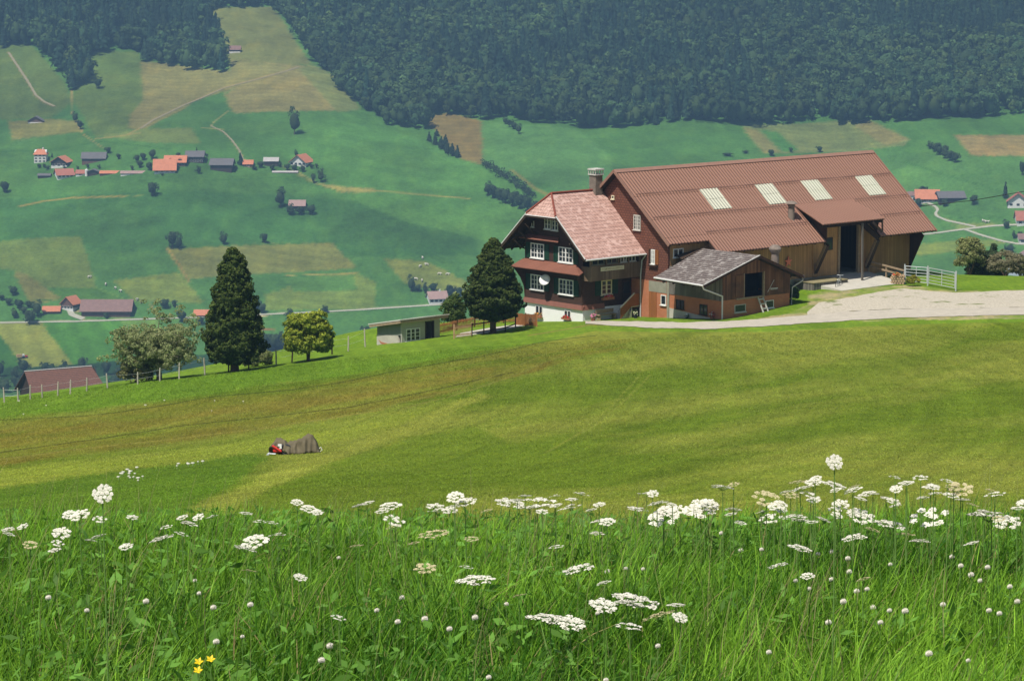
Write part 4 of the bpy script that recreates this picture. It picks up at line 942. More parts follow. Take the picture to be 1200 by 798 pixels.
# gate
gt = at(1087, 336.5, 240.3); gt.z = float(ground(gt.x, gt.y))
t = thing('metal_gate', 'galvanised tubular pasture gate at the edge of the gravel yard', 'gate', gt)
pL = gpt(1060,333,241.5)-gt; pR = gpt(1120,340,236.5)-gt; pL.z = max(pL.z,-.3); z0 = 0
for q, nm in ((pL,'post'),(Vector((0,0,0)),'post'),(pR,'post')): MB().tube([(q.x,q.y,q.z-.3),(q.x,q.y,q.z+1.65)], .06, 8).build(nm, m_steel, t)
for a_, b_ in ((pL, Vector((0,0,0))), (Vector((0,0,0)), pR)):
    g = MB()
    a2 = a_+(b_-a_)*.04; b2 = a_+(b_-a_)*.96
    for i in range(6): g.tube([a2+K*(.25+.25*i), b2+K*(.25+.25*i)], .025 if i not in (0,5) else .035, 6)
    for f in (0,.5,1): c = a2.lerp(b2, f); g.tube([c+K*.22, c+K*1.53], .03, 6)
    g.build('gate_leaf', m_steel, t)
t = thing('wood_pile', 'stacked logs and pots at the right foot of the barn ramp', 'log stack', gpt(1052,333,241.5))
g = MB(); r_ = random.Random(9)
for i in range(5):
    for j in range(4): g.tube([(-.5+i*.22+(j%2)*.1,-.35,.1+j*.19),(-.5+i*.22+(j%2)*.1,.35,.1+j*.19)], .1, 8)
g.build('logs', plain('cut_logs', (.42,.3,.18), .9, .4, 6.), t)
posy(t, OF, (-.1,-.3,.85), (.5,.3,.2), [m_orange,m_leafg,m_red], 'flowers', 70, 33)
# overhead cable
a_ = at(1040, 246, 262); b_ = at(1232, 219, 285)
g = MB(); g.tube([a_, (a_+b_)/2-K*.25, b_], .035, 6); o = g.build('overhead_cable', m_dark, None, label='thin dark overhead cable leading right from the barn', cat='cable')
# =================================================================== COVERED MOWER
mp = Vector([float(q) for q in near(344, 531.5)[0]])
mw = thing('covered_mower', 'motor mower under a draped olive tarpaulin on the mown slope', 'mower', mp, 0)
def tarp():
    nx, ny = 60, 34; V = []; Fc = []
    prof_x = [-.95,-.8,-.65,-.45,-.2,.1,.35,.55,.7,.85,1.0,1.1]
    prof_h = [ .30, .55,.66,.62,.50,.50,.62,.74,.78,.72,.42,.12]
    for i in range(nx+1):
        x = -1.0+2.1*i/nx; h = float(np.interp(x, prof_x, prof_h))
        for j in range(ny+1):
            s = -1+2*j/ny; w = .36+.08*math.sin(3*x+1)
            dr = abs(s)**2.6
            z = h*(1-dr)+.02*math.sin(9*x+5*s)
            lowcut = 0.02
            if x < -.15 and s < 0: lowcut = (.30-.27*max(0,(x+.5)/.3) if x > -.5 else .32)+.05*math.sin(19*x)
            z = max(z, lowcut+.02*math.sin(14*x)) if abs(s) > .8 else z
            fold = (.06*math.sin(13*x+4*s+2*math.sin(3*x))+.035*math.sin(29*x-3*s)+.03*math.sin(6*x+8*s))*min(1,abs(s)*1.6)
            z += .03*math.sin(11*x+6*s+1)*(1-dr)+.018*math.sin(23*x-9*s)*(1-dr)
            V.append((x, s*w*(1+.15*dr)+fold, z-.0)); 
    for i in range(nx):
        for j in range(ny):
            b = i*(ny+1)+j; Fc.append((b,b+ny+1,b+ny+2,b+1))
    return mesh_np('cover', V, Fc, [plain('olive_tarpaulin', (.125,.105,.065), .8, .3, 4., .1)], smooth=True)
cv = link('cover', tarp(), mw); md = cv.modifiers.new('thick','SOLIDIFY'); md.thickness = .012
g = MB(); g.box(-.82,-.5,-.32,-.02,.1,.34); g.beam((-.85,-.3,.4),(-.45,-.38,.12),.12,.1); g.build('engine', plain('red_engine', (.5,.03,.02), .5, .2, 8.), mw, bev=.04)
MB().box(-.6,-.45,-.34,-.28,.25,.45).build('filter', m_white, mw)
for x, y, r in ((-.3,-.26,.2),(-.3,.3,.2)):
    g = MB(); n = 16; g.tube([(x+r*math.cos(2*math.pi*i/n),y,r+r*math.sin(2*math.pi*i/n)*.98) for i in range(n+1)], .05, 8, False); wh = g.build('wheel', m_dark, mw)
    MB().ball((x,y,r),(.12,.03,.12),10,6).build('rim', m_pipe, wh)
g = MB(); g.tube([(-.7,-.45,.05),(-1.02,-.35,.08),(-1.02,.35,.08)], .03, 6); g.box(-1.08,-.98,-.5,.5,.02,.06); g.build('cutter_bar', m_steel, mw)
g = MB(); g.tube([(1.0,-.1,.1),(1.16,-.1,.22),(1.2,-.1,.1),(1.1,-.1,.03)], .02, 6); g.build('handle', m_white, mw)
# rotate mower so that it lies level with the local slope
dz = (float(ground(mp.x, mp.y+.5))-float(ground(mp.x, mp.y-.5))); dx = float(ground(mp.x+.8, mp.y))-float(ground(mp.x-.8, mp.y))
mw.rotation_euler = (math.atan(dz), -math.atan(dx/1.6), 0)
# ------------------------------------------------------------------ vegetation
def unit(n): v = rng.normal(size=(n,3)); return v/np.linalg.norm(v, axis=1, keepdims=True)
def leaf_quads(P, N, size, elong=1.4, flat=.6):
    """quads centred at P, facing roughly N"""
    n = len(P); N = N+unit(n)*flat; N /= np.linalg.norm(N, axis=1, keepdims=True)+1e-9
    T = np.cross(N, unit(n)); T /= np.linalg.norm(T, axis=1, keepdims=True)+1e-9; Bn = np.cross(N, T)
    s = (np.asarray(size)*rng.uniform(.6,1.3,n))[:,None]
    a = T*s*elong*.5; b = Bn*s*.5
    V = np.stack([P-a, P-b*.9, P+a, P+b*.9], 1).reshape(-1,3)
    return V, np.arange(4*n).reshape(n,4)
def crown_mesh(name, C, CN, R_, nl, ls, col, cvar, mats, core=None, tipcol=None, flat=.7, tip_amt=.5, squash=.8):
    """C cluster centres, CN outward normals, R_ cluster radii"""
    m = len(C); k = np.repeat(np.arange(m), nl); d = unit(m*nl)
    d = d+CN[k]*.55; d /= np.linalg.norm(d, axis=1, keepdims=True)
    rad = rng.uniform(.45,1.,m*nl)**.6
    P = C[k]+d*np.array([1,1,squash])*(R_[k]*rad)[:,None]
    V, Fc = leaf_quads(P, d, ls, flat=flat)
    base = np.array(col); cl = rng.uniform(1-cvar, 1+cvar, m)[k]*rng.uniform(1-cvar*.7, 1+cvar*.7, m*nl)
    c = base[None]*cl[:,None]
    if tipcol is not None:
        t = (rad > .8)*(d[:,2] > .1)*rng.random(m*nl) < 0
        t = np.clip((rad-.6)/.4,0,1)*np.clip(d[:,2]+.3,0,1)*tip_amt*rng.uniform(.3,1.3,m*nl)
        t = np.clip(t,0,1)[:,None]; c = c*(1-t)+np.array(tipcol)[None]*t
    c = np.repeat(c, 4, 0)
    if core is not None:
        cv_, cf = core; cf = np.asarray(cf)+len(V)
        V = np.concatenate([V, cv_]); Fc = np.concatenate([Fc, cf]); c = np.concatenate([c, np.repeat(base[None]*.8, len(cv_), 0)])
    return mesh_np(name, V, Fc, mats, c)
def rev(prof, n=14, jit=.08, sc=1., c=(0,0,0)):
    V = []; 
    for i, (r, z) in enumerate(prof):
        for k in range(n):
            q = r*sc*(1+jit*math.sin(3*k+i*2.1)+jit*rng.normal()*.5); V.append((c[0]+q*math.cos(2*math.pi*k/n), c[1]+q*math.sin(2*math.pi*k/n), c[2]+z))
    F_ = [(i*n+k, i*n+(k+1)%n, (i+1)*n+(k+1)%n, (i+1)*n+k) for i in range(len(prof)-1) for k in range(n)]
    return np.array(V), np.array(F_)
m_leafdk = attrmat('conifer_foliage', trans=.15, rough=.7, spec=.08)
m_leafmd = attrmat('leaf_foliage', trans=.35, rough=.7, spec=.08)
m_leaffar = attrmat('distant_foliage', trans=.15, rough=.8, spec=.1)
m_bark = plain('bark', (.11,.075,.05), .95, .35, 8.)
m_barkl = plain('pale_bark', (.24,.2,.15), .95, .3, 8.)
def profile_clusters(prof, n, rad, inner=.9, jit=.14):
    z = np.array([p[1] for p in prof]); r = np.array([p[0] for p in prof])
    w = r+.15; cdf = np.concatenate([[0], np.cumsum((w[1:]+w[:-1])/2*np.diff(z))]); u = rng.random(n)*cdf[-1]
    zz = np.interp(u, cdf, z); rr = np.interp(zz, z, r); ph = rng.random(n)*2*math.pi
    slope = np.gradient(r, z); sn = np.interp(zz, z, slope)
    rr2 = rr*inner*(1+rng.normal(0, jit, n)*.6)*(1+.10*np.sin(ph*5+zz*2.2)+.12*np.sin(ph*3-zz*3.7+1)+.08*np.sin(zz*7+ph*2))
    C = np.stack([rr2*np.cos(ph), rr2*np.sin(ph), zz], 1)
    N = np.stack([np.cos(ph), np.sin(ph), -sn], 1); N /= np.linalg.norm(N, axis=1, keepdims=True)
    return C, N, rad*rng.uniform(.6,1.3,n)
def conifer(name, label, base, prof, n, rad, nl, ls, col, tip, trunk_r, zt):
    t = thing(name, label, 'tree', base, random.random()*6)
    C, N, R_ = profile_clusters(prof, n, rad)
    link('crown', crown_mesh('crown', C, N, R_, nl, ls, col, .3, [m_leafdk], rev([(max(.02,r*.8),z) for r,z in prof]), tip), t)
    MB().tube([(0,0,-.5),(.02,0,.5),(0,0,zt*.6),(0,0,zt)], [trunk_r*1.2,trunk_r,trunk_r*.7,.04], 10).build('trunk', m_bark, t)
    return t
_tc = conifer('tall_conifer', 'tall dark conical conifer on the crest of the green lawn', gpt(275,431,214),
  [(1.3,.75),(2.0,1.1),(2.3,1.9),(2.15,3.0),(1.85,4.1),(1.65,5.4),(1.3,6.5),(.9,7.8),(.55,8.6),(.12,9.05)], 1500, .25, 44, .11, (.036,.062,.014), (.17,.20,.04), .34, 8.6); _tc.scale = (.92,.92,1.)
conifer('garden_conifer', 'dense dark egg-shaped conifer in front of the farmhouse garden fence', gpt(578,392,225.5),
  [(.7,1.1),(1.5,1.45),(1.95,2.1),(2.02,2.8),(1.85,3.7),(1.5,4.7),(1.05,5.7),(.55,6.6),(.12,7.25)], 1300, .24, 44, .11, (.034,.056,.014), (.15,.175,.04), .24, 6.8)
def bush(name, label, base, w, h, n, nl, ls, col, tip, cat='bush', z0=.25, rad=.35, tip_amt=.6, core=.6, mat_=None, trunk=True, grp=None):
    t = thing(name, label, cat, base, random.random()*6, grp)
    d = unit(n); d[:,2] = np.abs(d[:,2])*1.25-(.3 if z0 > 0 else .5); d /= np.linalg.norm(d, axis=1, keepdims=True)
    lump = 1+(.16 if z0 > 0 else .26)*np.sin(d[:,0]*5+1)*np.cos(d[:,1]*4+h)+rng.normal(0,.08,n)
    C = d*np.array([w/2*.86,w/2*.86,h*(.46 if z0 > 0 else .5)])*lump[:,None]*rng.uniform(.65,1,n)[:,None]**.4+np.array([0,0,(h*.52+z0*.4) if z0 > 0 else h*.46])
    cr = rev([(w*.5*core*math.sin(a),h*.52+z0*.4-h*.45*core*math.cos(a)) for a in np.linspace(.1,3.04,7)]) if core else None
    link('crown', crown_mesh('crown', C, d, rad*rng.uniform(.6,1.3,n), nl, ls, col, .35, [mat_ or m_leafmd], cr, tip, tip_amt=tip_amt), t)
    if trunk:
        g = MB()
        for i in range(5):
            a = i*1.26; g.tube([(0,0,-.3),(.15*math.cos(a),.15*math.sin(a),h*.25),(.3*w*math.cos(a),.3*w*math.sin(a),h*.62)], [.09,.06,.02], 6)
        g.build('trunk', m_bark, t)
    return t
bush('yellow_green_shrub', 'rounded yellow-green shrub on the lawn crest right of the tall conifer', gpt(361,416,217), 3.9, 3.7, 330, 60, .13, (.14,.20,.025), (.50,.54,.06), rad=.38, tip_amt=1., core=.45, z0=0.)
bush('dark_garden_bush', 'dark green bush just left of the round dark conifer', gpt(532,384,236.5), 1.7, 2.6, 110, 50, .12, (.06,.10,.022), (.16,.2,.05), z0=0., core=.3)
# loose olive-green orchard tree with open branching
def orchard(base):
    t = thing('orchard_tree', 'wide loose olive-green fruit tree behind the pasture posts', 'tree', base)
    r_ = random.Random(12); ends = []; g = MB()
    g.tube([(0,0,-1.2),(.05,0,.4),(-.1,.0,1.2)], [.24,.2,.16], 8)
    for i in range(13):
        a = i*2.4+r_.uniform(-.3,.3); L = r_.uniform(1.5,3.0); el = r_.uniform(.25,1.25)
        p0 = Vector((-.08,0,1.0+r_.random()*.3)); p1 = p0+Vector((math.cos(a)*L*.45*math.cos(el), math.sin(a)*L*.45*math.cos(el), L*.55*math.sin(el)+.3)); p2 = p1+Vector((math.cos(a)*L*.6*math.cos(el), math.sin(a)*L*.6*math.cos(el), L*.35*math.sin(el)))
        g.tube([p0,p1,p2], [.1,.06,.025], 6)
        for j in range(4):
            s_ = p0.lerp(p1,.5).lerp(p2, j/3); e = s_+Vector((r_.gauss(0,.6), r_.gauss(0,.6), r_.gauss(.2,.35))); g.tube([s_, e], [.03,.01], 4); ends.append(e)
        ends.append(p2)
    g.build('trunk', m_barkl, t)
    C = np.array([e for e in ends for _ in range(13)])+rng.normal(0,.55,(len(ends)*13,3))*np.array([1.2,1.2,.8])
    N = C-np.array([0,0,1.8]); N /= np.linalg.norm(N,axis=1,keepdims=True)
    link('crown', crown_mesh('crown', C, N, np.full(len(C), .30)*rng.uniform(.6,1.4,len(C)), 48, .10, (.22,.26,.10), .35, [m_leafmd], None, (.42,.42,.22), tip_amt=.6), t)
    return t
ot = orchard(gpt(186,449,214)); ot.scale = (1.05,1.05,1.0)
bush('olive_bush', 'low pale bush behind the trunk of the tall conifer', gpt(300,430,221), 2.4, 1.3, 90, 50, .12, (.15,.18,.06), (.27,.27,.11), core=0, z0=0.)
bush('olive_bush', 'low sprawling bush under the left side of the fruit tree', gpt(160,452,214), 2.4, 1.6, 90, 50, .12, (.17,.18,.07), (.3,.28,.13), core=0, z0=0.)
# bushes beyond the right crest
bush('pale_bush', 'pale olive bush behind the gate, left of the two small firs', gpt(1136,330,258), 2.5, 3.8, 150, 50, .12, (.24,.27,.10), (.34,.32,.14), core=.2)
for px, hh, lb in ((1146,3.6,'left of the two small dark firs beyond the gate'),(1162,3.7,'right of the two small dark firs beyond the gate')):
    conifer('small_fir', lb, gpt(px,330,259), [(1.0,.3),(1.05,1.0),(.8,1.8),(.5,2.8),(.08,hh)], 130, .26, 40, .12, (.04,.065,.03), (.09,.12,.05), .12, 3.2)
bush('reddish_bush', 'low reddish brown bush between the firs and the blue-grey gable', gpt(1178,332,257), 3.2, 2.5, 150, 46, .11, (.20,.19,.10), (.36,.31,.20), core=.2)
bush('reddish_bush', 'small brown-green bush at the right end of the crest hedge', gpt(1197,332,257), 2.2, 2.1, 110, 50, .12, (.14,.15,.06), (.27,.25,.12), core=.2)
bush('yellow_flowering_plant', 'small yellow flowering plant at the left foot of the metal gate', gpt(1070,337,240), 1.0, .7, 40, 30, .08, (.16,.17,.03), (.6,.5,.04), core=0, rad=.2, trunk=False)
bush('dark_shed_bush', 'dark green bush against the right wall of the shed', W3(13.6,-9.3,1.1), 1.5, 1.4, 60, 45, .12, (.035,.07,.018), (.08,.13,.03), core=.5, rad=.25)
# ------------------------------------------------------------------ distant trees
def far_tree_meshes():
    out = {'d':[], 'c':[], 'b':[]}
    for i in range(4):   # deciduous, unit height 1, width 1
        C = []; 
        for k in range(9): C.append(rng.normal(0,.17,3)*np.array([1,1,.9])+np.array([0,0,.6]))
        C = np.array(C); N = C-np.array([0,0,.55]); N /= np.linalg.norm(N,axis=1,keepdims=True)+1e-6
        cr = rev([(.34*math.sin(a)+.01,.56-.36*math.cos(a)) for a in np.linspace(.1,3.04,6)], 9, .15)
        out['d'].append(crown_mesh('crown', C, N, np.full(9,.25), 44, .085, (1,1,1), .3, [m_leaffar], cr))
    for i in range(3):
        pr = [(.36,.1),(.42,.2),(.30,.45),(.17,.7),(.02,1.)]
        C, N, R_ = profile_clusters(pr, 40, .09); out['c'].append(crown_mesh('crown', C, N, R_, 9, .09, (1,1,1), .3, [m_leaffar], rev([(r*.8,z) for r,z in pr], 8)))
    return out
FT = far_tree_meshes()
def recol(me, col):
    m = me.copy(); at_ = m.color_attributes['tint']; n = len(m.vertices); a = np.empty(n*4, np.float32); at_.data.foreach_get('color', a); a = a.reshape(-1,4); a[:,:3] *= np.array(col); at_.data.foreach_set('color', a.ravel()); return m
FTC = {'d':[recol(m, c) for m in FT['d'] for c in ((.045,.075,.028),(.035,.062,.025))], 'c':[recol(m, c) for m in FT['c'] for c in ((.025,.048,.022),(.02,.04,.02))]}
me_tr = MB().tube([(0,0,-.05),(0,0,.5)], [.035,.02], 6).mesh('trunk', m_bark)
def ftree(px, py, hpx, wpx, kind='d', label=None, group=None, Y=None, trunk=True):
    P = far(px, py)[0] if Y is None else np.array(gpt(px,py,Y))
    s = F/(P[1]*1.01); nm = {'d':'broadleaf_tree','c':'conifer_tree'}[kind]
    t = thing(nm, label, 'tree', P, random.random()*6, group)
    t.scale = (wpx/s*.95, wpx/s*.95, hpx/s*1.02)
    link('crown', random.choice(FTC[kind]), t)
    if trunk: link('trunk', me_tr, t)
    return t
L1 = [ # px, py, h, w, kind, label
 (345,158,27,17,'d','tall lone tree on the green slope below the tan field'),(115,104,12,11,'d','small dark tree in the olive field left of the wood tongue'),
 (88,144,11,9,'d','upper of two small bushy trees beside the field track'),(94,152,11,9,'d','lower of two small bushy trees beside the field track'),
 (6,226,14,13,'d','dark tree at the left picture edge below the hamlet'),(178.5,230,17,15,'d','lone tree in the green field at the end of the brown track'),
 (329,243,20,15,'d','tallest tree beside the small hut in the open field'),(365,252,12,12,'d','small round tree right of the hut in the open field'),
 (340,252,11,13,'d','bushy tree directly in front of the field hut, left one'),(352,252,10,12,'d','bushy tree directly in front of the field hut, right one'),
 (202,291,21,15,'d','left and largest of three dark trees along the field edge'),(210,292,15,11,'d','smaller tree joined to the largest of the three field edge trees'),
 (262,287,13,11,'d','middle of the three dark trees along the field edge'),(310,285,12,10,'d','right of the three dark trees along the field edge'),
 (282,194,15,8,'c','dark conifer standing left of the small orange-roofed hut'),(61,185,6,3,'c','tiny conifer behind the orange gable house'),(230.5,180,7,3,'c','tiny conifer behind the dark-roofed house'),
 (178.5,187,12,10,'d','largest tree behind the big orange roof'),(175,200,10,10,'d','dark tree against the left side of the big orange-roofed house'),
 (233,204,8,8,'d','small round tree alone below the dark-roofed house'),(347,184,7,6,'d','small tree behind the orange roof at the right end of the hamlet'),
 (367,215,12,6,'d','left tree of the pair on the pale field corner'),(376,214,14,10,'d','right tree of the pair on the pale field corner'),
 (127,180,8,9,'d','round tree at the right end of the long grey barn'),(139,187,7,6.5,'d','small tree right of the long grey barn'),
 (44,371,17,14,'d','tree left of the small orange farm roof'),(35,380,18,18,'d','largest tree by the lower farm, at its left'),(124,373,7,8,'d','small bush in front of the long lower barn'),
 (193,362,12,13,'d','round tree on the meadow right of the long lower barn'),(204,360,9,8,'d','smaller tree next to the round tree right of the lower barn'),
 (213,377,14,14,'d','dark tree left of the orange hut by the valley road'),(235,380,9,12,'d','bush in front of the orange hut by the valley road'),
 (300,366,19,13,'d','tall dark tree right of the tall conifer top on the valley road'),(307,367,12,12,'d','lower tree beside the valley road near the tall conifer'),
 (340,374,11,13,'d','round tree left of the yellow shrub below the valley road'),(381,367,8,11,'d','small dark tree over the yellow shrub'),
 (482,342,17,12,'d','tall tree left of the white valley house'),(490,342,9,9,'d','low tree between two taller ones left of the white valley house'),(498,344,11,8,'d','small tree just left of the white valley house'),
 (507.5,343,12,12,'d','round tree behind the white valley house'),(527.5,348,15,13,'d','large tree right of the white valley house'),(538,347,11,11,'d','tree between the white valley house and the round conifer'),
 (1076,243,11,11,'d','dark tree in front of the orange roof at the barn end'),(1081.6,225,7,10,'d','tree top behind the orange roof at the barn end'),(1107,242,8,10,'d','tree in front of the dark barn on the right'),
 (1141,240,12,11,'d','round tree right of the dark barn on the right'),(1178,233,20,8,'c','tall narrow dark tree left of the red-roofed white house'),(1198,206,17,9,'d','tree at the right picture edge above the white house'),
 (1179,268,9,10,'d','round tree below the road fork at the right'),(1188,280,8,6,'d','left of two small trees by the lower right house'),(1196,279,8,6,'d','right of two small trees by the lower right house'),
 (1183.5,297,11,12,'d','round tree above the blue-grey gable house'),(904,183,8,9,'d','left of three small trees over the barn ridge'),(927,179,6,6,'d','middle of three small trees over the barn ridge'),(960.5,178.5,7,9,'d','right of three small trees over the barn ridge'),
 (853,183,4,12,'d','low bush row above the left part of the barn ridge'),(874,180,4,8,'d','low bush right of the bush row above the barn ridge')]
for px,py,h,w,k,lb in L1: ftree(px,py,h,w,k,lb)
def clump(lst, label, group, kind='d'):
    for q in lst: ftree(q[0],q[1],q[2],q[3],q[4] if len(q)>4 else kind,label,group)
clump([(168,188,9,9),(160.5,190.5,9,8),(164,197,9,9),(155,200,6,5),(209,184,5,7),(242,184,4,4),(103,198,6,5),(116,198,4.5,5),(46,197,5,6),(91,199,4,4),(275,199,4.5,7),(56,199,5,6),(52,197,5,5),(76,199,4,5),(190,206,3,4)], 'small dark tree scattered between the hillside hamlet houses', 'trees among the hamlet houses')
clump([(306,197,8,9),(337,200,8,7),(345,201,8,8),(355,202,8,8),(365,198,6,6),(371,198,6.5,4),(319,200,7,8),(328,196,5,6),(298,199,4,8)], 'small garden tree around the right end of the hamlet', 'garden trees at the hamlet end')
clump([(16,346,11,13),(10,358,9,10),(17,373,10,11),(22.5,361.5,11,14),(34,361,9,9),(28,368,9,10),(40,364,9,9),(2,352,7,8)], 'dark orchard tree left of the lower farm', 'orchard trees at the lower farm')
clump([(572,229,14,12),(578,233,17,13),(585,235,15,12),(592,239,18,15),(600,242,17,14),(609,245,18,15),(618,248,18,15),(627,251,16,14),(604,234,10,12),(614,238,10,12)], 'dark tree of the grove left of the farmhouse roof', 'grove left of the farmhouse roof')
clump([(1090,175,8,9),(1095,178,10,10),(1101,182,11,11),(1107,186,12,11),(1113,189,13,11),(1119,191,13,11),(1099,176,9,9),(1108,180,10,10)], 'dark tree of the oblong grove right of the barn ridge', 'oblong grove right of the barn ridge')
clump([(592,146,8,8),(597,149,9,9),(602,152,9,10),(608,157,10,9)], 'dark bushy tree in the small patch under the forest edge', 'small patch under the forest edge')
clump([(503,166,11,8),(510,170,14,9),(517,175,15,10),(524,180,15,10),(530,183,15,10),(536,185,14,9),(512,160,8,8),(522,170,12,9)], 'dark tree of the tongue crossing the brown field', 'tree tongue across the brown field','c')
bandl = [(rng.uniform(-15,165), rng.uniform(436,462), rng.uniform(10,20), rng.uniform(10,18)) for _ in range(30)]
clump(bandl, 'blurred dark tree in the wooded band on the valley floor at the left', 'valley floor trees at the left')
bandr = [(rng.uniform(285,455), rng.uniform(404,432), rng.uniform(13,26), rng.uniform(12,20)) for _ in range(34)]
clump(bandr, 'bluish dark tree in the wooded band behind the lawn crest', 'valley floor trees behind the crest')
hd = far(*[np.array(q) for q in zip(*[(566+(625-566)*i/26, 194+(232-194)*(i/26)**1.2) for i in range(27)])])
C = np.repeat(hd, 3, 0)+rng.normal(0,1.6,(81,3)); C[:,2] = ground(C[:,0], C[:,1])+1.4; N = np.tile([0,0,1.],(81,1))
me = crown_mesh('hedge', C, N, rng.uniform(1.4,2.4,81), 24, .8, (.035,.06,.025), .3, [m_leaffar]); link('hedge', me, None, 'thin dark hedge line running down to the grove behind the farmhouse', 'hedge')
# ------------------------------------------------------------------ forest (one mass)
FOREST = [(-400,62),(-50,62),(0,57),(33,54),(45,63),(66,80),(79,99),(88,112),(96,108),(105,94),(103,72),(115,65),(140,60),(163,62),(168,74),(196,78),(224,84),(259,86),(262,80),(260,63),(256,56),(254,42),(245,21),(244,12),(290,10),(320,12),(337,31),(360,56),(367,72),(388,87),(396,105),(421,126),(445,142),(466,158),(487,165),(502,168),(508,160),(487,138),(529,135),(564,140),(589,137),(624,146),(673,149),(694,163),(715,172),(721,163),(725,154),(771,161),(820,160),(870,159),(874,150),(890,146),(927,147),(937,142),(973,146),(1000,149),(1017,143),(1033,146),(1063,162),(1083,164),(1092,162),(1120,159),(1143,159),(1153,162),(1200,161),(1600,160),(1600,-900),(-400,-900)]
def forest():
    T = []
    for i in range(6):
        if i < 3:
            C = rng.normal(0,1,(8,3))*np.array([2.4,2.4,2.6])+np.array([0,0,9.5]); N = C-np.array([0,0,8.5]); N /= np.linalg.norm(N,axis=1,keepdims=True)
            n = 240; k = rng.integers(0,8,n); d = unit(n)+N[k]*.7; d[:,2] += .25; d /= np.linalg.norm(d,axis=1,keepdims=True)
            P = C[k]+d*2.9*rng.uniform(.6,1,n)[:,None]; V, Fc = leaf_quads(P, d, 1.5, 1.2, .3); cr = rev([(3.6*math.sin(a)+.1,7.6-5.4*math.cos(a)) for a in np.linspace(.2,3.04,5)], 7, .18)
        else:
            pr = [(3.3,2.),(3.0,5.),(2.1,10.),(1.1,15.5),(.1,20.)]
            C, N, _ = profile_clusters(pr, 190, 1., .95, .15); N[:,2] += .3; V, Fc = leaf_quads(C, N, 1.4, 1.5, .3); cr = rev([(r*.8,z) for r,z in pr], 7, .1)
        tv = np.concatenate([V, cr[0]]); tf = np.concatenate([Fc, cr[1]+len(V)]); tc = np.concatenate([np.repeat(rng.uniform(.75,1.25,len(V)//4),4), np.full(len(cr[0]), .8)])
        T.append((tv, tf, tc))
    xs = np.arange(-720, 720, 6.6); ys = np.arange(1990, 2760, 7.4); X, Y = np.meshgrid(xs, ys); X = X.ravel()+rng.uniform(-3,3,X.size); Y = Y.ravel()+rng.uniform(-3.2,3.2,Y.size)
    Z = ground(X, Y); px, py = proj(X, Y, Z); w = (fbm(X*.03,Y*.03)-.47)*5
    ok = inpoly(px, py+w, FOREST) & (np.abs(px-600) < 760)
    X, Y, Z, py, px = X[ok], Y[ok], Z[ok], py[ok], px[ok]
    mix = fbm(X*.009+5, Y*.009+2, 3); con = (mix-.47)*3+(100-py)/160-.05
    kind = np.where(rng.random(len(X)) < np.clip(con+.3,.05,.9), 3, 0)+rng.integers(0,3,len(X))
    VV, FF, CC = [], [], []; b = 0
    hue = fbm(X*.02+30, Y*.02)
    for k in range(6):
        ids = np.where(kind == k)[0]; tv, tf, tc = T[k]; m = len(ids)
        if not m: continue
        sc = rng.uniform(.6,1.3,m)*(1.05 if k<3 else 1.1)*(.75+.5*fbm(X[ids]*.03,Y[ids]*.03+50)); a = rng.random(m)*6.28; ca, sa = np.cos(a), np.sin(a)
        wd = sc*rng.uniform(.85,1.15,m)
        x = (tv[None,:,0]*ca[:,None]-tv[None,:,1]*sa[:,None])*wd[:,None]+X[ids][:,None]; y = (tv[None,:,0]*sa[:,None]+tv[None,:,1]*ca[:,None])*wd[:,None]+Y[ids][:,None]; z = tv[None,:,2]*sc[:,None]+Z[ids][:,None]
        VV.append(np.stack([x,y,z],-1).reshape(-1,3)); FF.append((tf[None]+(b+np.arange(m)*len(tv))[:,None,None]).reshape(-1,4)); b += m*len(tv)
        base = np.array((.050,.090,.030) if k < 3 else (.022,.048,.024)); tone = rng.uniform(.68,1.32,m)*(.6+.85*hue[ids])
        wm = np.clip(rng.normal(0,.12,m),-.2,.3)
        c = base[None]*tone[:,None]*np.stack([1+wm,1+wm*.3,1-wm*.5],1); CC.append((c[:,None,:]*tc[None,:,None]).reshape(-1,3))
    print('forest trees', len(X), 'quads', sum(len(f) for f in FF))
    return mesh_np('forest', np.concatenate(VV), np.concatenate(FF), [m_leaffar], np.concatenate(CC))
link('forest', forest(), None, 'mixed conifer and broadleaf forest covering the upper hillside', 'forest', kind='stuff')
# ------------------------------------------------------------------ distant houses
R_OR = plain('orange_tiles', (.52,.19,.10), .8, .2, .6); R_RED = plain('red_tiles', (.36,.13,.09), .8, .2, .6); R_GREY = plain('grey_roof', (.13,.12,.12), .8, .2, .5)
R_BR = plain('brown_roof', (.22,.13,.11), .8, .25, .5); R_PINK = plain('pinkish_roof', (.34,.22,.19), .8, .2, .5); R_PALE = plain('pale_roof', (.42,.39,.36), .8, .2, .5)
W_WH = plain('white_wall', (.66,.64,.6), .8, .1, .5); W_DK = plain('dark_wood_wall', (.045,.032,.026), .8, .3, .6); W_BR = plain('brown_wood_wall', (.13,.07,.05), .8, .3, .6); W_PK = plain('pink_shingle_wall', (.30,.17,.14), .8, .15, .6); W_BL = plain('blue_grey_wall', (.42,.46,.50), .8, .1, .5)
m_lglass = plain('dark_pane', (.03,.035,.04), .3, .1, 1.)
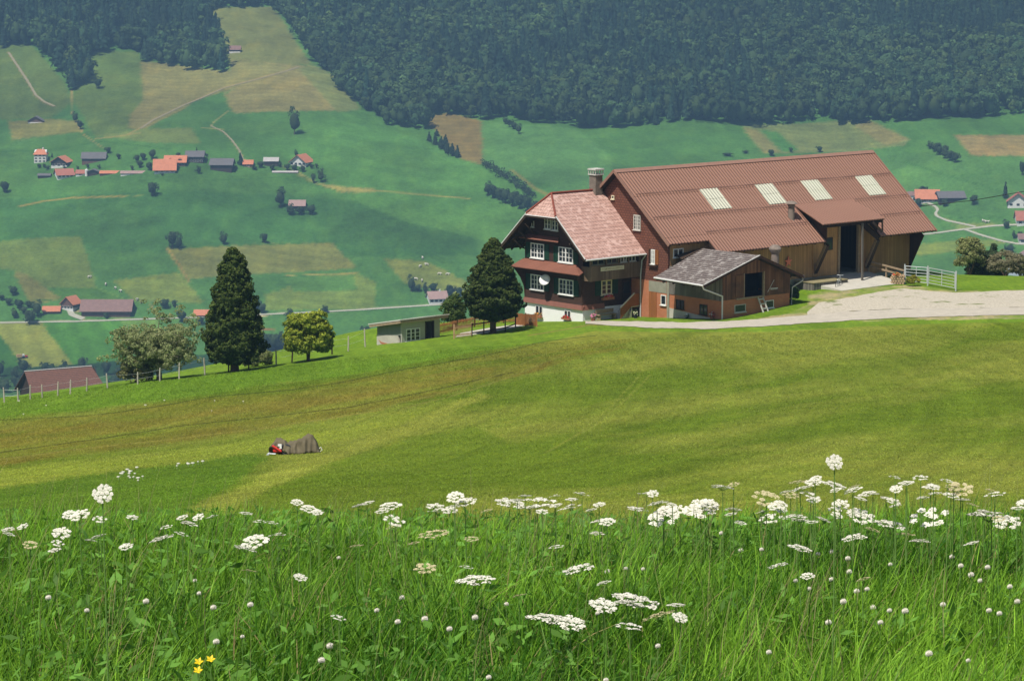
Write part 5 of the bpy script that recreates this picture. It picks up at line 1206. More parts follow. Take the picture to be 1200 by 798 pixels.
def fhouse(name, label, px, py, wpx, hw, hr, roof, wall, yaw=0, ridge='x', depth=None, base=None, nwin=3, storeys=1, cat='house', hip=0, chim=False, Yo=None):
    P = far(px, py)[0] if Yo is None else np.array(gpt(px, py, Yo)); s = F/(P[1]*1.01); w = wpx/s; h = hw/s; r = hr/s; d = depth or w*.7
    t = thing(name, label, cat, Vector(P), math.radians(yaw))
    lo = -2.5; ov = .08*min(w,d)
    def box(n_, x0,x1,y0,y1,z0,z1,m,p=t): return MB().box(x0,x1,y0,y1,z0,z1).build(n_, m, p)
    hb = h*(.42 if base else 0)
    if base: box('base_wall', -w/2,w/2,0,d,lo,hb,base)
    g = MB(); g.box(-w/2,w/2,0,d,lo if not base else hb,h)
    # roof height on screen r = part of slope height; real height from pitch
    if ridge == 'x':
        rh = r*1.0; g.prism([(-w/2,0,h),(-w/2,d,h),(-w/2,d/2,h+rh*.95)], (w,0,0)); g.build('wall', wall, t)
        q = MB(); hx = hip*w
        sl_ = rh/(d/2); e = h-ov*sl_
        A_ = [(-w/2-ov,-ov,e),(w/2+ov,-ov,e),(w/2+ov-hx,d/2,h+rh),(-w/2-ov+hx,d/2,h+rh)]; B_ = [(-w/2-ov,d+ov,e),(w/2+ov,d+ov,e),(w/2+ov-hx,d/2,h+rh),(-w/2-ov+hx,d/2,h+rh)]
        q.prism(A_, (0,0,.22)); q.prism(B_, (0,0,.22))
        if hip:
            q.prism([A_[0],A_[3],B_[0]], (0,0,.22)); q.prism([A_[1],A_[2],B_[1]], (0,0,.22))
        rf = q.build('roof', roof, t)
    else:
        rh = r; g.prism([(-w/2,0,h),(w/2,0,h),(0,0,h+rh*.95)], (0,d,0)); g.build('wall', wall, t)
        q = MB(); sl_ = rh/(w/2); e = h-ov*sl_
        q.prism([(-w/2-ov,-ov*1.5,e),(0,-ov*1.5,h+rh),(0,d+ov,h+rh),(-w/2-ov,d+ov,e)], (0,0,.22)); q.prism([(w/2+ov,-ov*1.5,e),(0,-ov*1.5,h+rh),(0,d+ov,h+rh),(w/2+ov,d+ov,e)], (0,0,.22)); rf = q.build('roof', roof, t)
    if chim: MB().box(w*.12,w*.12+.8,d*.45,d*.45+.8,h+rh*.6,h+rh+1.2).build('chimney', W_WH, rf)
    if nwin:
        for sidx in range(storeys):
            z0 = h*(sidx+.35)/storeys
            for i in range(nwin):
                x = -w/2+w*(i+.5)/nwin; ww = min(.9,w/nwin*.3); wh = min(1.3,h/storeys*.45)
                wi = MB().box(x-ww-.1,x+ww+.1,-.07,0,z0-.1,z0+wh+.1).build('window', W_WH, t); MB().box(x-ww,x+ww,-.1,-.07,z0,z0+wh).build('pane', m_lglass, wi)
    return t
FH_ = [
 ('house','tall white three-storey house with orange hip roof at the left end of the hamlet',47,191,14,10,5,R_OR,W_WH,dict(hip=.3,nwin=3,storeys=3,depth=9,chim=True)),
 ('house','dark gabled house with orange roof just right of the tall white house',69,197,19,7,6,R_OR,W_DK,dict(ridge='y',depth=11,nwin=3,base=W_WH,yaw=-12)),
 ('barn','long grey-roofed barn above the left part of the hamlet',109.5,191,27,5.5,6,R_GREY,W_DK,dict(depth=9,nwin=0,base=W_BR)),
 ('house','low house with large orange-red roof at the lower left of the hamlet',77,209,19,4,6,R_RED,W_WH,dict(depth=12,yaw=18,nwin=4)),
 ('shed','small orange-roofed shed between the lower house and the dark round shed',94,206.5,10,3,3.5,R_RED,W_WH,dict(depth=6,nwin=1)),
 ('shed','dark shed with grey roof beside the white silo',109,206,13,4.5,2.5,R_GREY,W_DK,dict(depth=7,nwin=0,ridge='y')),
 ('shed','dark low shed at the bottom left of the hamlet',51.5,209,14,3,1.8,R_GREY,W_DK,dict(depth=6,nwin=0)),
 ('greenhouse','low long orange-roofed shed row in the hamlet',129,204.5,24,1.2,2.4,R_OR,W_BR,dict(depth=6,nwin=0)),
 ('greenhouse','low long pinkish-white roofed shed row in the hamlet',156,204.5,29,1.2,2.2,R_PINK,W_WH,dict(depth=6,nwin=0)),
 ('house','house with the biggest bright orange roof in the middle of the hamlet',193,203.5,24,5,10.5,R_OR,W_BR,dict(depth=13,nwin=4,base=W_WH,yaw=4)),
 ('house','orange-roofed house with two small dormers behind the biggest orange roof',205,195,24,5,6.5,R_OR,W_BR,dict(depth=11,nwin=4)),
 ('house','dark shingled house with dark grey roof and white ground floor in the hamlet',228,191,20,7.5,5.5,R_GREY,W_DK,dict(depth=10,nwin=5,storeys=2)),
 ('barn','large grey-roofed barn with dark boards in the hamlet centre right',259,201,25,8,6,R_GREY,W_DK,dict(depth=11,nwin=0,yaw=-4)),
 ('shed','small hut with orange roof beside the dark conifer',290.5,196,11,3.5,4,R_OR,W_BR,dict(depth=7,nwin=1)),
 ('barn','dark farm building with pale grey roof right of the small orange hut',317.5,195,16,6,3.5,R_PALE,W_DK,dict(depth=8,nwin=0)),
 ('house','white house with orange half-hip roof at the right end of the hamlet',349,195,20,5,8,R_OR,W_WH,dict(depth=12,ridge='y',nwin=4,yaw=-20)),
 ('greenhouse','flat pale glasshouse strip below the right end of the hamlet',334,203.3,29,1,1.2,R_PALE,W_BR,dict(depth=5,nwin=0)),
 ('shed','small hut with pinkish roof among bushes in the open field',348,245,18,4,5.5,R_PINK,W_DK,dict(depth=8,nwin=0)),
 ('shed','dark-gabled hay hut in the pale field at the far left',41.5,144.5,18,2.5,5,R_GREY,W_BR,dict(depth=7,ridge='y',nwin=0,base=W_WH)),
 ('shed','high hay hut with brown roof on the upper clearing',275,62.5,13,4,4,R_BR,W_DK,dict(depth=6,nwin=0,base=W_WH)),
 ('barn','long brown-roofed barn of the lower farm in the valley',124,371.5,57,8,10.5,R_BR,W_BR,dict(depth=15,nwin=0)),
 ('house','dark house with red-orange roof and white base at the lower farm',78.5,364,17,8,8,R_OR,W_BR,dict(depth=9,nwin=4,base=W_WH,ridge='y',yaw=-25)),
 ('shed','small orange-roofed shed left of the lower farmhouse',60,368,19,3.5,4.5,R_OR,W_BR,dict(depth=8,nwin=0,yaw=5)),
 ('shed','orange-red hut left of the tall conifer by the valley road',236,371.5,17,2.5,5,R_OR,W_BR,dict(depth=7,nwin=0)),
 ('house','white valley house with brown roof left of the round dark conifer',514,356,21,6.5,7,R_PINK,W_WH,dict(depth=9,nwin=4,yaw=14,chim=True)),
 ('house','broad orange-roofed house right of the barn roof end',1087,238,26,5.5,9,R_OR,W_BR,dict(depth=12,nwin=4,base=W_WH,yaw=-4)),
 ('house','small whitish house at the left of the orange roof behind the barn',1069,236.5,9,7,4,R_BR,W_WH,dict(depth=7,nwin=2)),
 ('barn','dark barn with dark grey roof between orange roof and round tree',1116,237.5,30,6,6,R_GREY,W_DK,dict(depth=12,nwin=0,yaw=6)),
 ('house','white house with red roof at the right picture edge',1193,244,24,8,9,R_RED,W_WH,dict(depth=12,nwin=3,yaw=-10,ridge='y')),
 ('house','house with large red roof cut by the right picture edge below the white house',1203,264.5,22,7,9,R_RED,W_WH,dict(depth=10,nwin=3)),
 ('house','pale small house at the right picture edge by the road',1202,286,15,6,5,R_BR,W_WH,dict(depth=9,nwin=2)),
 ('house','blue-grey gabled house with brown roof beyond the crest at the right',1196,324,36,15,13,R_PINK,W_BL,dict(depth=18,nwin=2,ridge='y',yaw=-18)),
]
for q in FH_:
    t = fhouse(*q[:-1], **q[-1])
    if 'two small dormers' in q[1]:
        for x in (-3.,3.):
            dm_ = MB().box(x-.9,x+.9,.9,3.2,2.6,4.4).build('dormer', W_BR, t); MB().prism([(x-1.3,.7,4.3),(x+1.3,.7,4.3),(x,.7,5.3)], (0,3.2,0)).build('dormer_roof', R_OR, dm_); MB().box(x-.5,x+.5,.82,.9,3.2,4.1).build('pane', m_lglass, dm_)
# dormers, silo, barn ramp
si = thing('silo', 'small white silo between the orange shed and the dark shed', 'silo', Vector(far(101.5,206)[0])); MB().lathe((0,0,-1), [(1.1,0),(1.1,4.8),(.1,5.4)], 12).build('tank', W_WH, si)
# old barn roof just below the left crest
tb = thing('field_barn', 'old barn with brown tiled roof just below the left pasture crest', 'barn', gpt(82, 476, 585), math.radians(30))
sc_ = 3450/590.; w_ = 84/sc_; 
MB().box(-w_/2,w_/2,0,9,-4,2.2).build('wall', W_DK, tb); g = MB(); g.prism([(-w_/2,0,2.2),(-w_/2,9,2.2),(-w_/2,4.5,5.8)], (.2,0,0)); g.prism([(w_/2-.2,0,2.2),(w_/2-.2,9,2.2),(w_/2-.2,4.5,5.8)], (.2,0,0)); g.build('gable', W_DK, tb)
m_ft = bricks('brown_barn_tiles', (.24,.115,.085), (.17,.085,.065), (.09,.05,.04), .3, .3, .05, .9, noise_amt=.4, dirv=(1,1,0))
g = MB(); g.prism([(-w_/2-1.,-1.,1.5),(w_/2+.8,-1.,1.5),(w_/2-.6,4.5,6.05),(-w_/2-.6,4.5,6.05)], (0,0,-.12)); g.prism([(-w_/2-1.,10.,1.5),(w_/2+.8,10.,1.5),(w_/2-.6,4.5,6.05),(-w_/2-.6,4.5,6.05)], (0,0,-.12)); rf = g.build('roof', m_ft, tb)
MB().tube([(-w_/2-.65,4.5,6.12),(w_/2-.55,4.5,6.12)], .14, 6).build('ridge_tiles', R_PALE, rf)
# cows
def cow_mesh():
    me = bpy.data.meshes.new('cow'); V = [(0,0,1.1),(.55,0,1.12),(-.5,0,1.15),(-.95,0,1.15),(.95,0,1.25),(1.25,0,1.2),(1.5,0,1.0),(-.8,.22,.6),(-.8,.22,.02),(-.8,-.22,.6),(-.8,-.22,.02),(.6,.2,.6),(.6,.2,.02),(.6,-.2,.6),(.6,-.2,.02),(-1.1,0,1.0),(-1.12,0,.5)]
    Ed = [(0,1),(0,2),(2,3),(1,4),(4,5),(5,6),(3,7),(7,8),(3,9),(9,10),(1,11),(11,12),(1,13),(13,14),(3,15),(15,16)]
    me.from_pydata(V, Ed, []); o = bpy.data.objects.new('cow', me); COL.objects.link(o); md = o.modifiers.new('skin','SKIN')
    rr = [.38,.36,.38,.3,.22,.17,.1,.14,.06,.14,.06,.13,.06,.13,.06,.05,.03]
    for i, r in enumerate(rr): me.skin_vertices[0].data[i].radius = (r, r)
    me.skin_vertices[0].data[0].use_root = True
    o.modifiers.new('sub','SUBSURF').levels = 1
    me.materials.append(plain('white_cow_hide', (.62,.56,.48), .8, .3, 1.)); return o
cow = cow_mesh(); first = True
for lb, gr, L in (('pale cow in the line walking past the long lower barn','cows by the lower barn',[(105,325.5),(135,338.5),(141,342),(161,352),(165,355),(124,334)]),
   ('pale cow grazing on the yellowish pasture above the white valley house','cows above the valley house',[(495,303),(500,311),(492.5,313),(487.5,328),(494.5,329.5),(515,322),(524.5,322.5),(543,345)]),
   ('small pale cow by the road fork on the right','cows at the road fork',[(1151.5,259.5),(1157,261),(1154,260.5)])):
    for px, py in L:
        c = cow if first else cow.copy()
        if not first: COL.objects.link(c)
        first = False; c.location = Vector(far(px, py+.6)[0]); c.rotation_euler = (0,0,random.random()*6.28); c.scale = (1.15,1.15,1.15); props(c, lb, 'cow', gr)
# tractor on the striped field
tr = thing('tractor', 'tiny red and white tractor with hay load on the striped valley field', 'tractor', Vector(far(29,419.5)[0]), .4)
MB().box(-.2,1.6,-.4,.4,.7,1.4).build('bonnet', m_red, tr); MB().box(-1.2,-.2,-.6,.6,.8,2.3).build('cab', m_white, tr)
for x,y,r in ((-.8,.8,.7),(-.8,-.8,.7),(1.2,.7,.45),(1.2,-.7,.45)): MB().tube([(x,y-.18,r),(x,y+.18,r)], r, 12).build('wheel', m_dark, tr)
MB().box(-4.6,-1.8,-1,1,.8,2.2).build('hay_load', plain('hay', (.42,.26,.12), .9, .3, 2.), tr)
bl = MB().box(-1.2,1.2,-.8,.8,0,1.3).mesh('field_bale', W_WH, bev=.3)
for px,py,lb in ((1178,292,'white wrapped bale near the lower right pasture'),):
    pass
# ------------------------------------------------------------------ foreground meadow
def blades(n, y0, y1, Lr, wr, seg=5, colr=None, bend=(.15,.6), name='tall_grass', tuft=26, lean=(.12,.0)):
    nt = n//tuft
    # area-uniform in a wedge
    Y = np.sqrt(rng.uniform(y0**2, y1**2, nt)); X = rng.uniform(-1,1,nt)*(.182*Y+.35)
    tl = rng.uniform(.7,1.25,nt)*(.75+.55*fbm(X*1.1+9,Y*1.1+4)); tdir = rng.random(nt)*6.28; thue = fbm(X*.9+3,Y*.9)
    k = np.repeat(np.arange(nt), tuft); m = len(k)
    bx = X[k]+rng.normal(0,.035,m); by = Y[k]+rng.normal(0,.035,m); bz_ = ground(bx, by)-.01
    L = rng.uniform(*Lr,m)*tl[k]*np.interp(by,[7,10,12],[1,1.08,.9]); w = rng.uniform(*wr,m)
    a = tdir[k]+rng.normal(0,1.1,m); ln = rng.uniform(.02,.35,m); bd = rng.uniform(*bend,m)*rng.random(m)**.7
    dx, dy = np.cos(a), np.sin(a); fa = rng.random(m)*6.28; wx, wy = np.cos(fa), np.sin(fa)
    V = np.empty((m, seg+1, 2, 3), np.float32)
    for i in range(seg+1):
        t = i/seg; hor = L*(ln*t+bd*t*t)+0; ver = L*(t-.5*bd*t**2.4)
        cx = bx+dx*hor+lean[0]*L*t*t; cy = by+dy*hor+lean[1]*L*t*t; cz_ = bz_+ver
        ww = w*(1-t**1.7)*.5+.0004; 
        V[:,i,0] = np.stack([cx-wx*ww, cy-wy*ww, cz_],1); V[:,i,1] = np.stack([cx+wx*ww, cy+wy*ww, cz_+ww*.4],1)
    idx = np.arange(m*(seg+1)*2).reshape(m, seg+1, 2)
    Fc = np.stack([idx[:,:-1,0], idx[:,:-1,1], idx[:,1:,1], idx[:,1:,0]], -1).reshape(-1,4)
    g1 = np.array(colr[0]); g2 = np.array(colr[1]); f = np.clip(thue[k]*1.6-.3+rng.normal(0,.22,m),0,1)[:,None]
    c = g1*(1-f)+g2*f; dry = rng.random(m) < .02; c[dry] = (.30,.24,.10)
    c = c*rng.uniform(.75,1.25,m)[:,None]
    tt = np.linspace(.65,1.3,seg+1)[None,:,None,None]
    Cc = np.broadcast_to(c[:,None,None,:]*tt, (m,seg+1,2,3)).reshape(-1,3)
    return V.reshape(-1,3), Fc, Cc
m_grass = attrmat('grass_blades', trans=.4, rough=.5, spec=.14)
parts_ = [blades(150000, 6.2, 12.6, (.09,.25), (.003,.0075), colr=((.035,.125,.008),(.26,.47,.04)), bend=(.2,.8)),
          blades(9000, 6.2, 12.4, (.14,.27), (.004,.009), colr=((.04,.12,.015),(.14,.28,.03)), bend=(.3,1.1), tuft=9),
          blades(2400, 6.2, 12.4, (.24,.36), (.0012,.0022), colr=((.16,.22,.06),(.36,.30,.14)), bend=(.02,.25), tuft=2),
          blades(60000, 6.2, 12.8, (.06,.16), (.004,.011), colr=((.11,.28,.02),(.42,.62,.08)), bend=(.4,1.2), tuft=12)]
Vn = sum(len(p[0]) for p in parts_); off_ = 0; VV=[];FF=[];CC=[]
for V_,F_,C_ in parts_: VV.append(V_); FF.append(F_+off_); CC.append(C_); off_ += len(V_)
# broad low leaves between the blades
n = 16000; Y = np.sqrt(rng.uniform(6.2**2, 12.6**2, n)); X = rng.uniform(-1,1,n)*(.182*Y+.35); sel = fbm(X*1.7+20,Y*1.7+7) > .40; X, Y = X[sel], Y[sel]; n = len(X)
Nn = unit(n); Nn[:,2] = np.abs(Nn[:,2])+.6; lv, lf = leaf_quads(np.stack([X,Y,ground(X,Y)+rng.uniform(.06,.22,n)],1), Nn, rng.uniform(.010,.024,n), 2.6, .5)
VV.append(lv); FF.append(lf+off_); CC.append(np.repeat(np.array((.14,.30,.045))*rng.uniform(.6,1.3,(n,1)),4,0))
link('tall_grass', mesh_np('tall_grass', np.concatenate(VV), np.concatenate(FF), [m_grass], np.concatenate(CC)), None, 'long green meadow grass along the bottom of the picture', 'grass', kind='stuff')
del VV, FF, CC, parts_
# short mown grass tufts on the slope
n = 600000; Y = 55+(214-55)*rng.random(n)**1.25; X = rng.uniform(-1,1,n)*(.185*Y+1); Z = ground(X, Y)
c = near_color1(X, Y, Z, 3)*(rng.uniform(.8,1.8,n)*np.interp(Y,[55,170,214],[1.4,1.25,1.1]))[:,None]; a = rng.random(n)*6.28; h_ = rng.uniform(.015,.04,n)*(.4+Y/150); w_g = rng.uniform(.006,.016,n)*(.3+Y/90); ln = rng.normal(0,1.5,n); ang = rng.random(n)*6.28
p0 = np.stack([X-np.cos(a)*w_g, Y-np.sin(a)*w_g, Z],1); p1 = np.stack([X+np.cos(a)*w_g, Y+np.sin(a)*w_g, Z],1); p2 = np.stack([X+np.cos(ang)*h_*ln, Y+np.sin(ang)*h_*ln, Z+h_],1)
link('mown_grass', mesh_np('mown_grass', np.stack([p0,p1,p2],1).reshape(-1,3), np.arange(3*n).reshape(n,3), [m_grass], np.repeat(c,3,0)), None, 'short mown grass on the slope', 'grass', kind='stuff')
# ---- flowers
m_umb = plain('white_florets', (.72,.69,.58), .7, .12, 60., bump=0, trans=.15); m_umbc = plain('cream_florets', (.52,.46,.26), .7, .25, 60., bump=0, trans=.15); m_stem = plain('green_stem', (.13,.24,.05), .6, .25, 20.)
def umbel_mesh(mat_, seed, dens=1.):
    r_ = random.Random(seed); g = MB(); nf = 0; ray_b = MB()
    nu = 19; V = []; Fc = []
    cs = [(0,0,.0)]
    for k in range(6): a = k*math.pi/3+r_.uniform(-.2,.2); cs.append((.24*math.cos(a),.24*math.sin(a),-.03+r_.gauss(0,.02)))
    for k in range(12): a = k*math.pi/6+r_.uniform(-.15,.15); q = r_.uniform(.40,.47); cs.append((q*math.cos(a),q*math.sin(a),-.11+r_.gauss(0,.03)))
    cs = [c for c in cs if r_.random() < dens]
    for cx,cy,cz0 in cs:
        R0 = r_.uniform(.095,.135)
        for j in range(20):
            a = j*2.4; q = R0*math.sqrt((j+.5)/20); p = Vector((cx+q*math.cos(a), cy+q*math.sin(a), cz0+.02-q*q*2.6+r_.gauss(0,.008)))
            s_ = r_.uniform(.026,.04); ra = r_.random()*6.28; tl = Vector((r_.gauss(0,.35), r_.gauss(0,.35), 1)).normalized(); u = tl.orthogonal().normalized(); v_ = tl.cross(u)
            b = len(V); V += [tuple(p+(u*math.cos(ra+m*math.pi/2.5)+v_*math.sin(ra+m*math.pi/2.5))*s_) for m in range(5)]; Fc.append((b,b+1,b+2,b+3,b+4))
    nfl = len(Fc); s = MB(); 
    for cx,cy,cz0 in cs: s.tube([(0,0,-.32),(cx*.6,cy*.6,-.14),(cx,cy,cz0)], .006, 4, False)
    b = len(V); V += [tuple(p) for p in s.v]; Fc += [tuple(b+i for i in f) for f in s.f]
    me = bpy.data.meshes.new('umbel'); me.from_pydata(V, [], Fc); me.materials.append(mat_); me.materials.append(m_stem)
    for i, p in enumerate(me.polygons): p.material_index = 0 if i < nfl else 1
    return me
UM = [umbel_mesh(m_umb, i, d) for i, d in enumerate((1,.9,1,.75,.85))]; UC = [umbel_mesh(m_umbc, 10+i, .8) for i in range(2)]
me_stem = MB().tube([(0,0,0),(.004,.003,.5),(0,0,1)], [.0026,.0022,.0014], 6).mesh('stem', m_stem)
def head_pos(px, py, g, ymax=10.2):
    rx, ry, rz = ray(px, py); Ys = np.linspace(5.5, ymax, 500); t = Ys/ry; c = rz*t-ground(rx*t, Ys); k = np.argmax(c <= g) if (c <= g).any() else -1
    if k <= 0: k = int(len(Ys)*random.uniform(.8,.99))
    return Vector((float(rx*t[k]), float(Ys[k]), float(rz*t[k]))), float(c[k])
UMB = [(120,578,22,1),(93,602,23,0),(115,627,18,0),(72,623,21,0),(9,619,15,0),(26,616,10,0),(68,635,13,0),(155,605,12,0),(188,629,28,0),(117,607,16,0),(213,605,9,0),(232,605,11,0),(248,604,12,0),(288,600,15,0),(348,587,13,0),(362,594,20,0),(318,611,16,0),(298,631,32,0),(288,641,27,0),(325,625,20,0),(213,624,16,0),(147,639,16,0),(35,637,16,2),(195,616,13,0),(373,600,10,0),(292,667,10,2),(352,675,14,0),(397,722,8,0),
(430,588,16,0),(457,590,26,0),(463,608,24,0),(510,592,20,0),(545,586,24,0),(532,592,10,0),(507,623,33,2),(485,635,8,2),(552,630,16,2),(417,638,17,3),(557,676,42,0),(498,663,25,2),(547,663,7,0),(597,587,33,0),(630,585,44,0),(620,593,20,0),(650,580,13,0),(667,592,27,0),(682,577,18,0),(702,590,13,0),(705,608,24,0),(700,623,18,0),(652,639,17,0),(677,664,37,0),(707,681,17,0),(645,721,50,0),(668,727,34,0),(707,707,30,0),(745,699,52,0),(735,703,34,0),(738,731,30,0),(770,718,36,2),(792,707,20,0),(797,722,12,0),(758,577,20,0),(770,588,23,0),(777,603,36,0),(750,595,20,0),(788,590,13,0),(608,696,13,2),(570,597,13,2),
(847,569,26,0),(859,595,19,0),(821,593,38,0),(898,582,30,2),(915,589,16,0),(868,611,14,0),(903,605,26,0),(931,603,28,0),(938,608,20,0),(950,578,22,0),(953,563,19,0),(934,563,20,2),(938,571,22,0),(978,541,14,1),(978,566,26,0),(999,572,22,0),(1009,583,14,0),(1023,577,14,0),(965,607,17,0),(1009,602,31,0),(999,628,26,0),(938,640,26,0),(911,661,24,0),(946,673,17,0),(1049,558,14,0),(1063,565,17,0),(1079,558,17,0),(1094,569,14,0),(1096,577,16,0),(1110,562,15,0),(1126,570,28,2),(1047,586,17,0),(1044,612,38,0),(1089,602,42,0),(1077,632,24,0),(1061,624,21,2),(1166,577,24,0),(1159,600,49,0),(1180,610,31,0),(1192,594,10,0),(1138,635,17,0),(1128,584,17,0),(1011,677,14,2),(1023,619,17,2),(830,588,20,0),(1140,590,14,2),(985,590,20,0),(920,575,14,0)]
UL = {(120,578):'umbel flower on a tall stem rising at the left above the meadow edge',(978,541):'highest umbel flower at the right, tilted on a long bent stem',(557,676):'large single white umbel low in the middle of the meadow',(677,664):'flat white umbel left below the crest band, right of the large middle one',(645,721):'left half of the broad white umbel pair lowest in the meadow',(668,727):'right half of the broad white umbel pair lowest in the meadow',(745,699):'widest cream-white umbel low right of the meadow middle',(770,718):'greenish cream umbel below the widest cream-white umbel',(738,731):'small white umbel under the widest cream-white umbel',(417,638):'brownish umbel alone on a dark straight stem left of the middle',(298,631):'upper white umbel of the stacked pair at the left third',(288,641):'lower white umbel of the stacked pair at the left third',(911,661):'flat white umbel low at the right below the pinkish one',(938,640):'slightly pinkish tilted umbel among the right-hand flowers',(999,628):'rounded white umbel in the middle of the right-hand flowers',(507,623):'wide cream umbel just under the crest left of the middle',(498,663):'small yellowish umbel left of the large single white umbel',(1077,632):'white umbel below the widest one at the right'}
er = random.Random(31)
for (px,py,wd,kd) in list(UMB):
    if kd == 0 and py < 640 and er.random() < (.85 if 400 < px and py < 612 else .5): UMB.append((px+er.uniform(-16,16), py+er.uniform(-7,9), er.uniform(10,20), 0 if er.random() < .8 else 2))
for i, (px,py,wd,kd) in enumerate(UMB):
    g_ = {0:.29,1:.75,2:.285,3:.36}[kd]+random.uniform(-.03,.05)
    p, c = head_pos(px, py, g_); dia = wd/(F/(p.y*1.03)); dia = max(dia*1.0, .04)
    lb = UL.get((px,py)); gr = None
    if lb is None:
        if kd == 2: lb, gr = 'small cream or fading umbel among the white ones in the meadow', 'fading cream umbels'
        elif py < 612 and px < 410: lb, gr = 'white umbel in the left third of the flower band at the meadow crest', 'umbels along the left crest'
        elif py < 612 and px < 800: lb, gr = 'white umbel in the middle of the flower band at the meadow crest', 'umbels along the middle crest'
        elif py < 612: lb, gr = 'white umbel in the dense right part of the flower band at the meadow crest', 'umbels along the right crest'
        else: lb, gr = 'white umbel standing in the grass below the crest flower band', 'umbels below the crest band'
    stem_h = c-.30*dia
    t = thing('umbel_flower', lb, 'flower', (p.x, p.y, p.z-c), 0., gr)
    s_ = link('stem', me_stem, t); s_.scale = (1,1,max(.02,stem_h)); 
    u_ = link('umbel', (UM[0] if kd == 1 else random.choice(UC if kd in (2,3) else UM)), t); u_.location = (0,0,c); u_.scale = (dia,dia,dia*.75)
    u_.rotation_euler = (random.uniform(-.3,.36)+(.7 if kd == 1 else .06), random.uniform(-.32,.32), random.random()*6.28 if False else random.uniform(-.3,.3))
    if kd == 1: u_.rotation_euler[0] = 1.0; u_.rotation_euler[2] = 0; t.rotation_euler[2] = 0
# clover heads and buttercups
def cl_mesh():
    r_ = random.Random(2); V = []; Fc = []
    for j in range(70):
        z = 1-2*(j+.5)/70*.85; rr = math.sqrt(max(0,1-z*z)); a = j*2.4; n_ = Vector((rr*math.cos(a), rr*math.sin(a), z)); p = n_*.0095; u = n_.orthogonal().normalized(); v_ = n_.cross(u); s0_ = .0026
        b = len(V); V += [tuple(p-u*s0_), tuple(p-v_*s0_*.6+n_*.002), tuple(p+u*s0_+n_*.003), tuple(p+v_*s0_*.6)]; Fc.append((b,b+1,b+2,b+3))
    s = MB(); s.ball((0,0,0), .0085, 8, 6); b = len(V); V += [tuple(p) for p in s.v]; Fc += [tuple(b+i for i in f) for f in s.f]
    me = bpy.data.meshes.new('clover_head'); me.from_pydata(V, [], Fc); me.materials.append(plain('clover_white', (.78,.72,.60), .8, .2, 200., bump=0)); return me
CLM = cl_mesh()
me_st2 = MB().tube([(0,0,0),(0,0,1)], [.0012,.001], 5).mesh('stem', m_stem)
CLV = [(x/2.87+800, y/2.87+520) for x,y in [(500,363),(455,370),(555,385),(425,487),(500,455),(620,488),(540,530),(640,550),(695,560),(748,562),(665,600),(490,600),(1065,570),(1030,560),(1125,530),(875,540),(1000,460),(970,440),(905,380),(1025,415),(828,705),(960,728),(290,700),(265,355),(195,358),(698,405),(585,495),(130,300),(560,430),(380,460),(935,410),(1100,480)]]+\
 [(x/3+400, y/3+540) for x,y in [(213,480),(293,555),(198,565),(470,550),(580,503),(900,535),(1113,650),(518,760),(1000,378),(1060,380),(935,388),(930,770),(125,525),(380,590)]]+[(x/3, y/3+540) for x,y in [(305,525),(513,493),(750,515),(880,505),(760,635),(852,617),(1160,650),(700,465),(685,420),(170,480),(1190,340),(1130,700)]]
for px, py in CLV:
    p, c = head_pos(px, py, .215+random.uniform(0,.04), 10.4)
    right = px > 800
    t = thing('clover_flower', 'small round white clover head between the grass blades at the right' if right else 'small round white clover head in the grass of the left and middle meadow', 'flower', (p.x,p.y,p.z-c), 0, 'clover heads at the right' if right else 'clover heads left and middle')
    s_ = link('stem', me_st2, t); s_.scale = (1,1,c); h0 = link('head', CLM, t); h0.location = (0,0,c); k_ = random.uniform(.5,.85); h0.scale = (k_,k_,k_)
m_yel = plain('yellow_petals', (.85,.62,.02), .5, .1, 40., bump=0, trans=.2)
g = MB()
for k in range(5):
    a = k*2*math.pi/5; g.prism([(0,0,0),(.008*math.cos(a-.5),.008*math.sin(a-.5),.003),(.013*math.cos(a),.013*math.sin(a),.006),(.008*math.cos(a+.5),.008*math.sin(a+.5),.003)], (0,0,.0008))
bc = g.mesh('petals', m_yel)
for px,py,lb in ((247,773,'upper right of the three yellow buttercups at the bottom left'),(233,776,'upper left of the three yellow buttercups at the bottom left'),(232,786,'lowest of the three yellow buttercups at the bottom left')):
    p, c = head_pos(px, py, .26, 9)
    t = thing('buttercup', lb, 'flower', (p.x,p.y,p.z-c)); s_ = link('stem', me_st2, t); s_.scale = (1,1,c); h0 = link('petals', bc, t); h0.location = (0,0,c); h0.rotation_euler = (.6,0,0)
# small white flowers in the rough strip
dm = MB().ball((0,0,.12), (.07,.07,.03), 6, 3).tube([(0,0,0),(0,0,.12)], .006, 4).mesh('yarrow', m_umb)
r_ = random.Random(77)
for i in range(34):
    px, py = (r_.gauss(150,7), r_.gauss(560,4)) if i < 18 else ((r_.gauss(222,8), r_.gauss(546,2)) if i < 26 else (r_.uniform(20,320), r_.uniform(470,488)))
    p = Vector(near(px, py)[0]); o = link('yarrow', dm, None, 'tiny white flower cluster in the rough green strip of the slope' if i < 26 else 'tiny white flower in the bright grass below the left fence posts', 'flower', 'white flowers in the rough strip' if i < 26 else 'white flowers below the posts'); o.location = p; k_ = r_.uniform(.6,1.3); o.scale = (k_,k_,1)
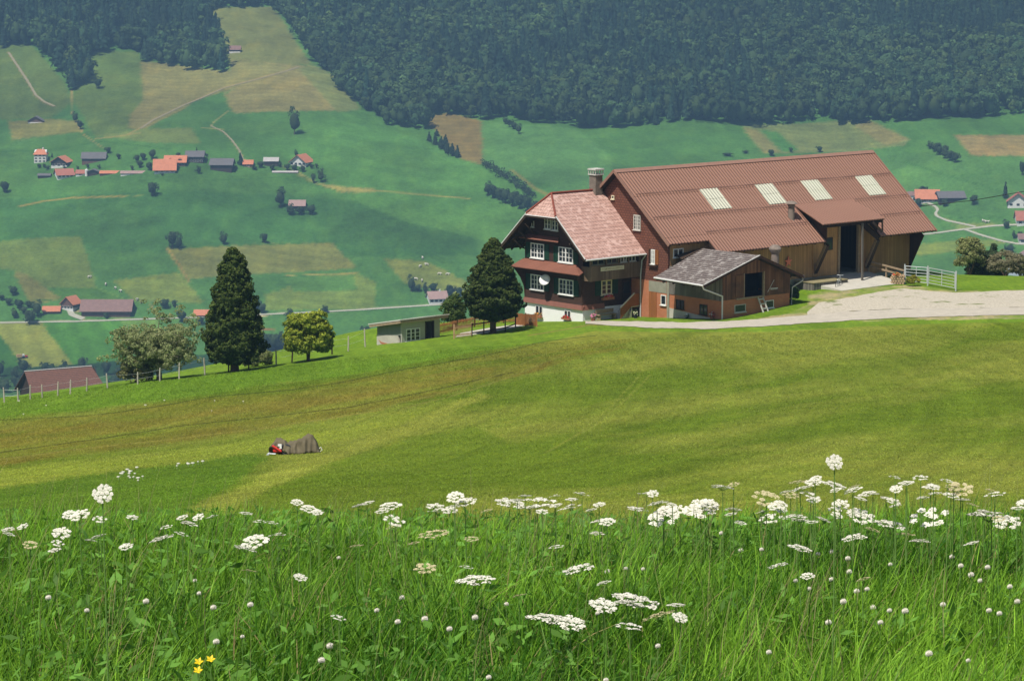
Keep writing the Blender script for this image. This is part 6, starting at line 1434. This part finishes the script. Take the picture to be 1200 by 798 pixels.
# ------------------------------------------------------------------ haze
HD = 0.000175
hz = MB().box(-1700,1700,-60,3150,-262,330).mesh('haze', [])
t = NT('haze_air'); pv = t.n('ShaderNodeVolumePrincipled'); pv.inputs['Density'].default_value = HD; pv.inputs['Color'].default_value = (.40,.69,1,1); pv.inputs['Anisotropy'].default_value = .25
t.l(pv.outputs[0], t.out.inputs['Volume']); hz.materials.append(t.m)
link('haze', hz, None, 'pale blue summer haze over the valley', 'haze', kind='stuff')
# ------------------------------------------------------------------ light, camera, render
EL = math.radians(60); sx, sy = -.55, -.835
W = bpy.data.worlds.new('World'); SC.world = W; W.use_nodes = True; nt = W.node_tree; bg = nt.nodes['Background']
sk = nt.nodes.new('ShaderNodeTexSky'); sk.sky_type = 'NISHITA'; sk.sun_disc = False; sk.sun_elevation = EL; sk.sun_rotation = math.atan2(sx, sy) % (2*math.pi); sk.air_density = 1.; sk.dust_density = 1.2
nt.links.new(sk.outputs[0], bg.inputs[0]); bg.inputs[1].default_value = .075
sl_ = bpy.data.lights.new('Sun', 'SUN'); sl_.energy = 5.0; sl_.angle = math.radians(.53); sl_.color = (1,.955,.88)
so_ = bpy.data.objects.new('sun', sl_); COL.objects.link(so_)
sd = Vector((sx*math.cos(EL), sy*math.cos(EL), math.sin(EL))); so_.rotation_euler = sd.to_track_quat('Z','Y').to_euler(); so_.location = (-200,-200,400)
cd = bpy.data.cameras.new('Camera'); cd.sensor_width = 36; cd.lens = F*36/1200; cd.clip_start = .1; cd.clip_end = 8000
co = bpy.data.objects.new('Camera', cd); COL.objects.link(co); co.rotation_euler = (math.pi/2-PT, 0, 0); SC.camera = co
SC.view_settings.view_transform = 'Standard'; SC.view_settings.look = 'None'; SC.view_settings.exposure = .2; SC.view_settings.gamma = 1
cy = SC.cycles; cy.max_bounces = 6; cy.diffuse_bounces = 2; cy.glossy_bounces = 2; cy.transmission_bounces = 2; cy.volume_bounces = 0; cy.transparent_max_bounces = 4
cy.use_denoising = True; cy.use_adaptive_sampling = True; cy.adaptive_threshold = .02; cy.caustics_reflective = False; cy.caustics_refractive = False; cy.sample_clamp_indirect = 4
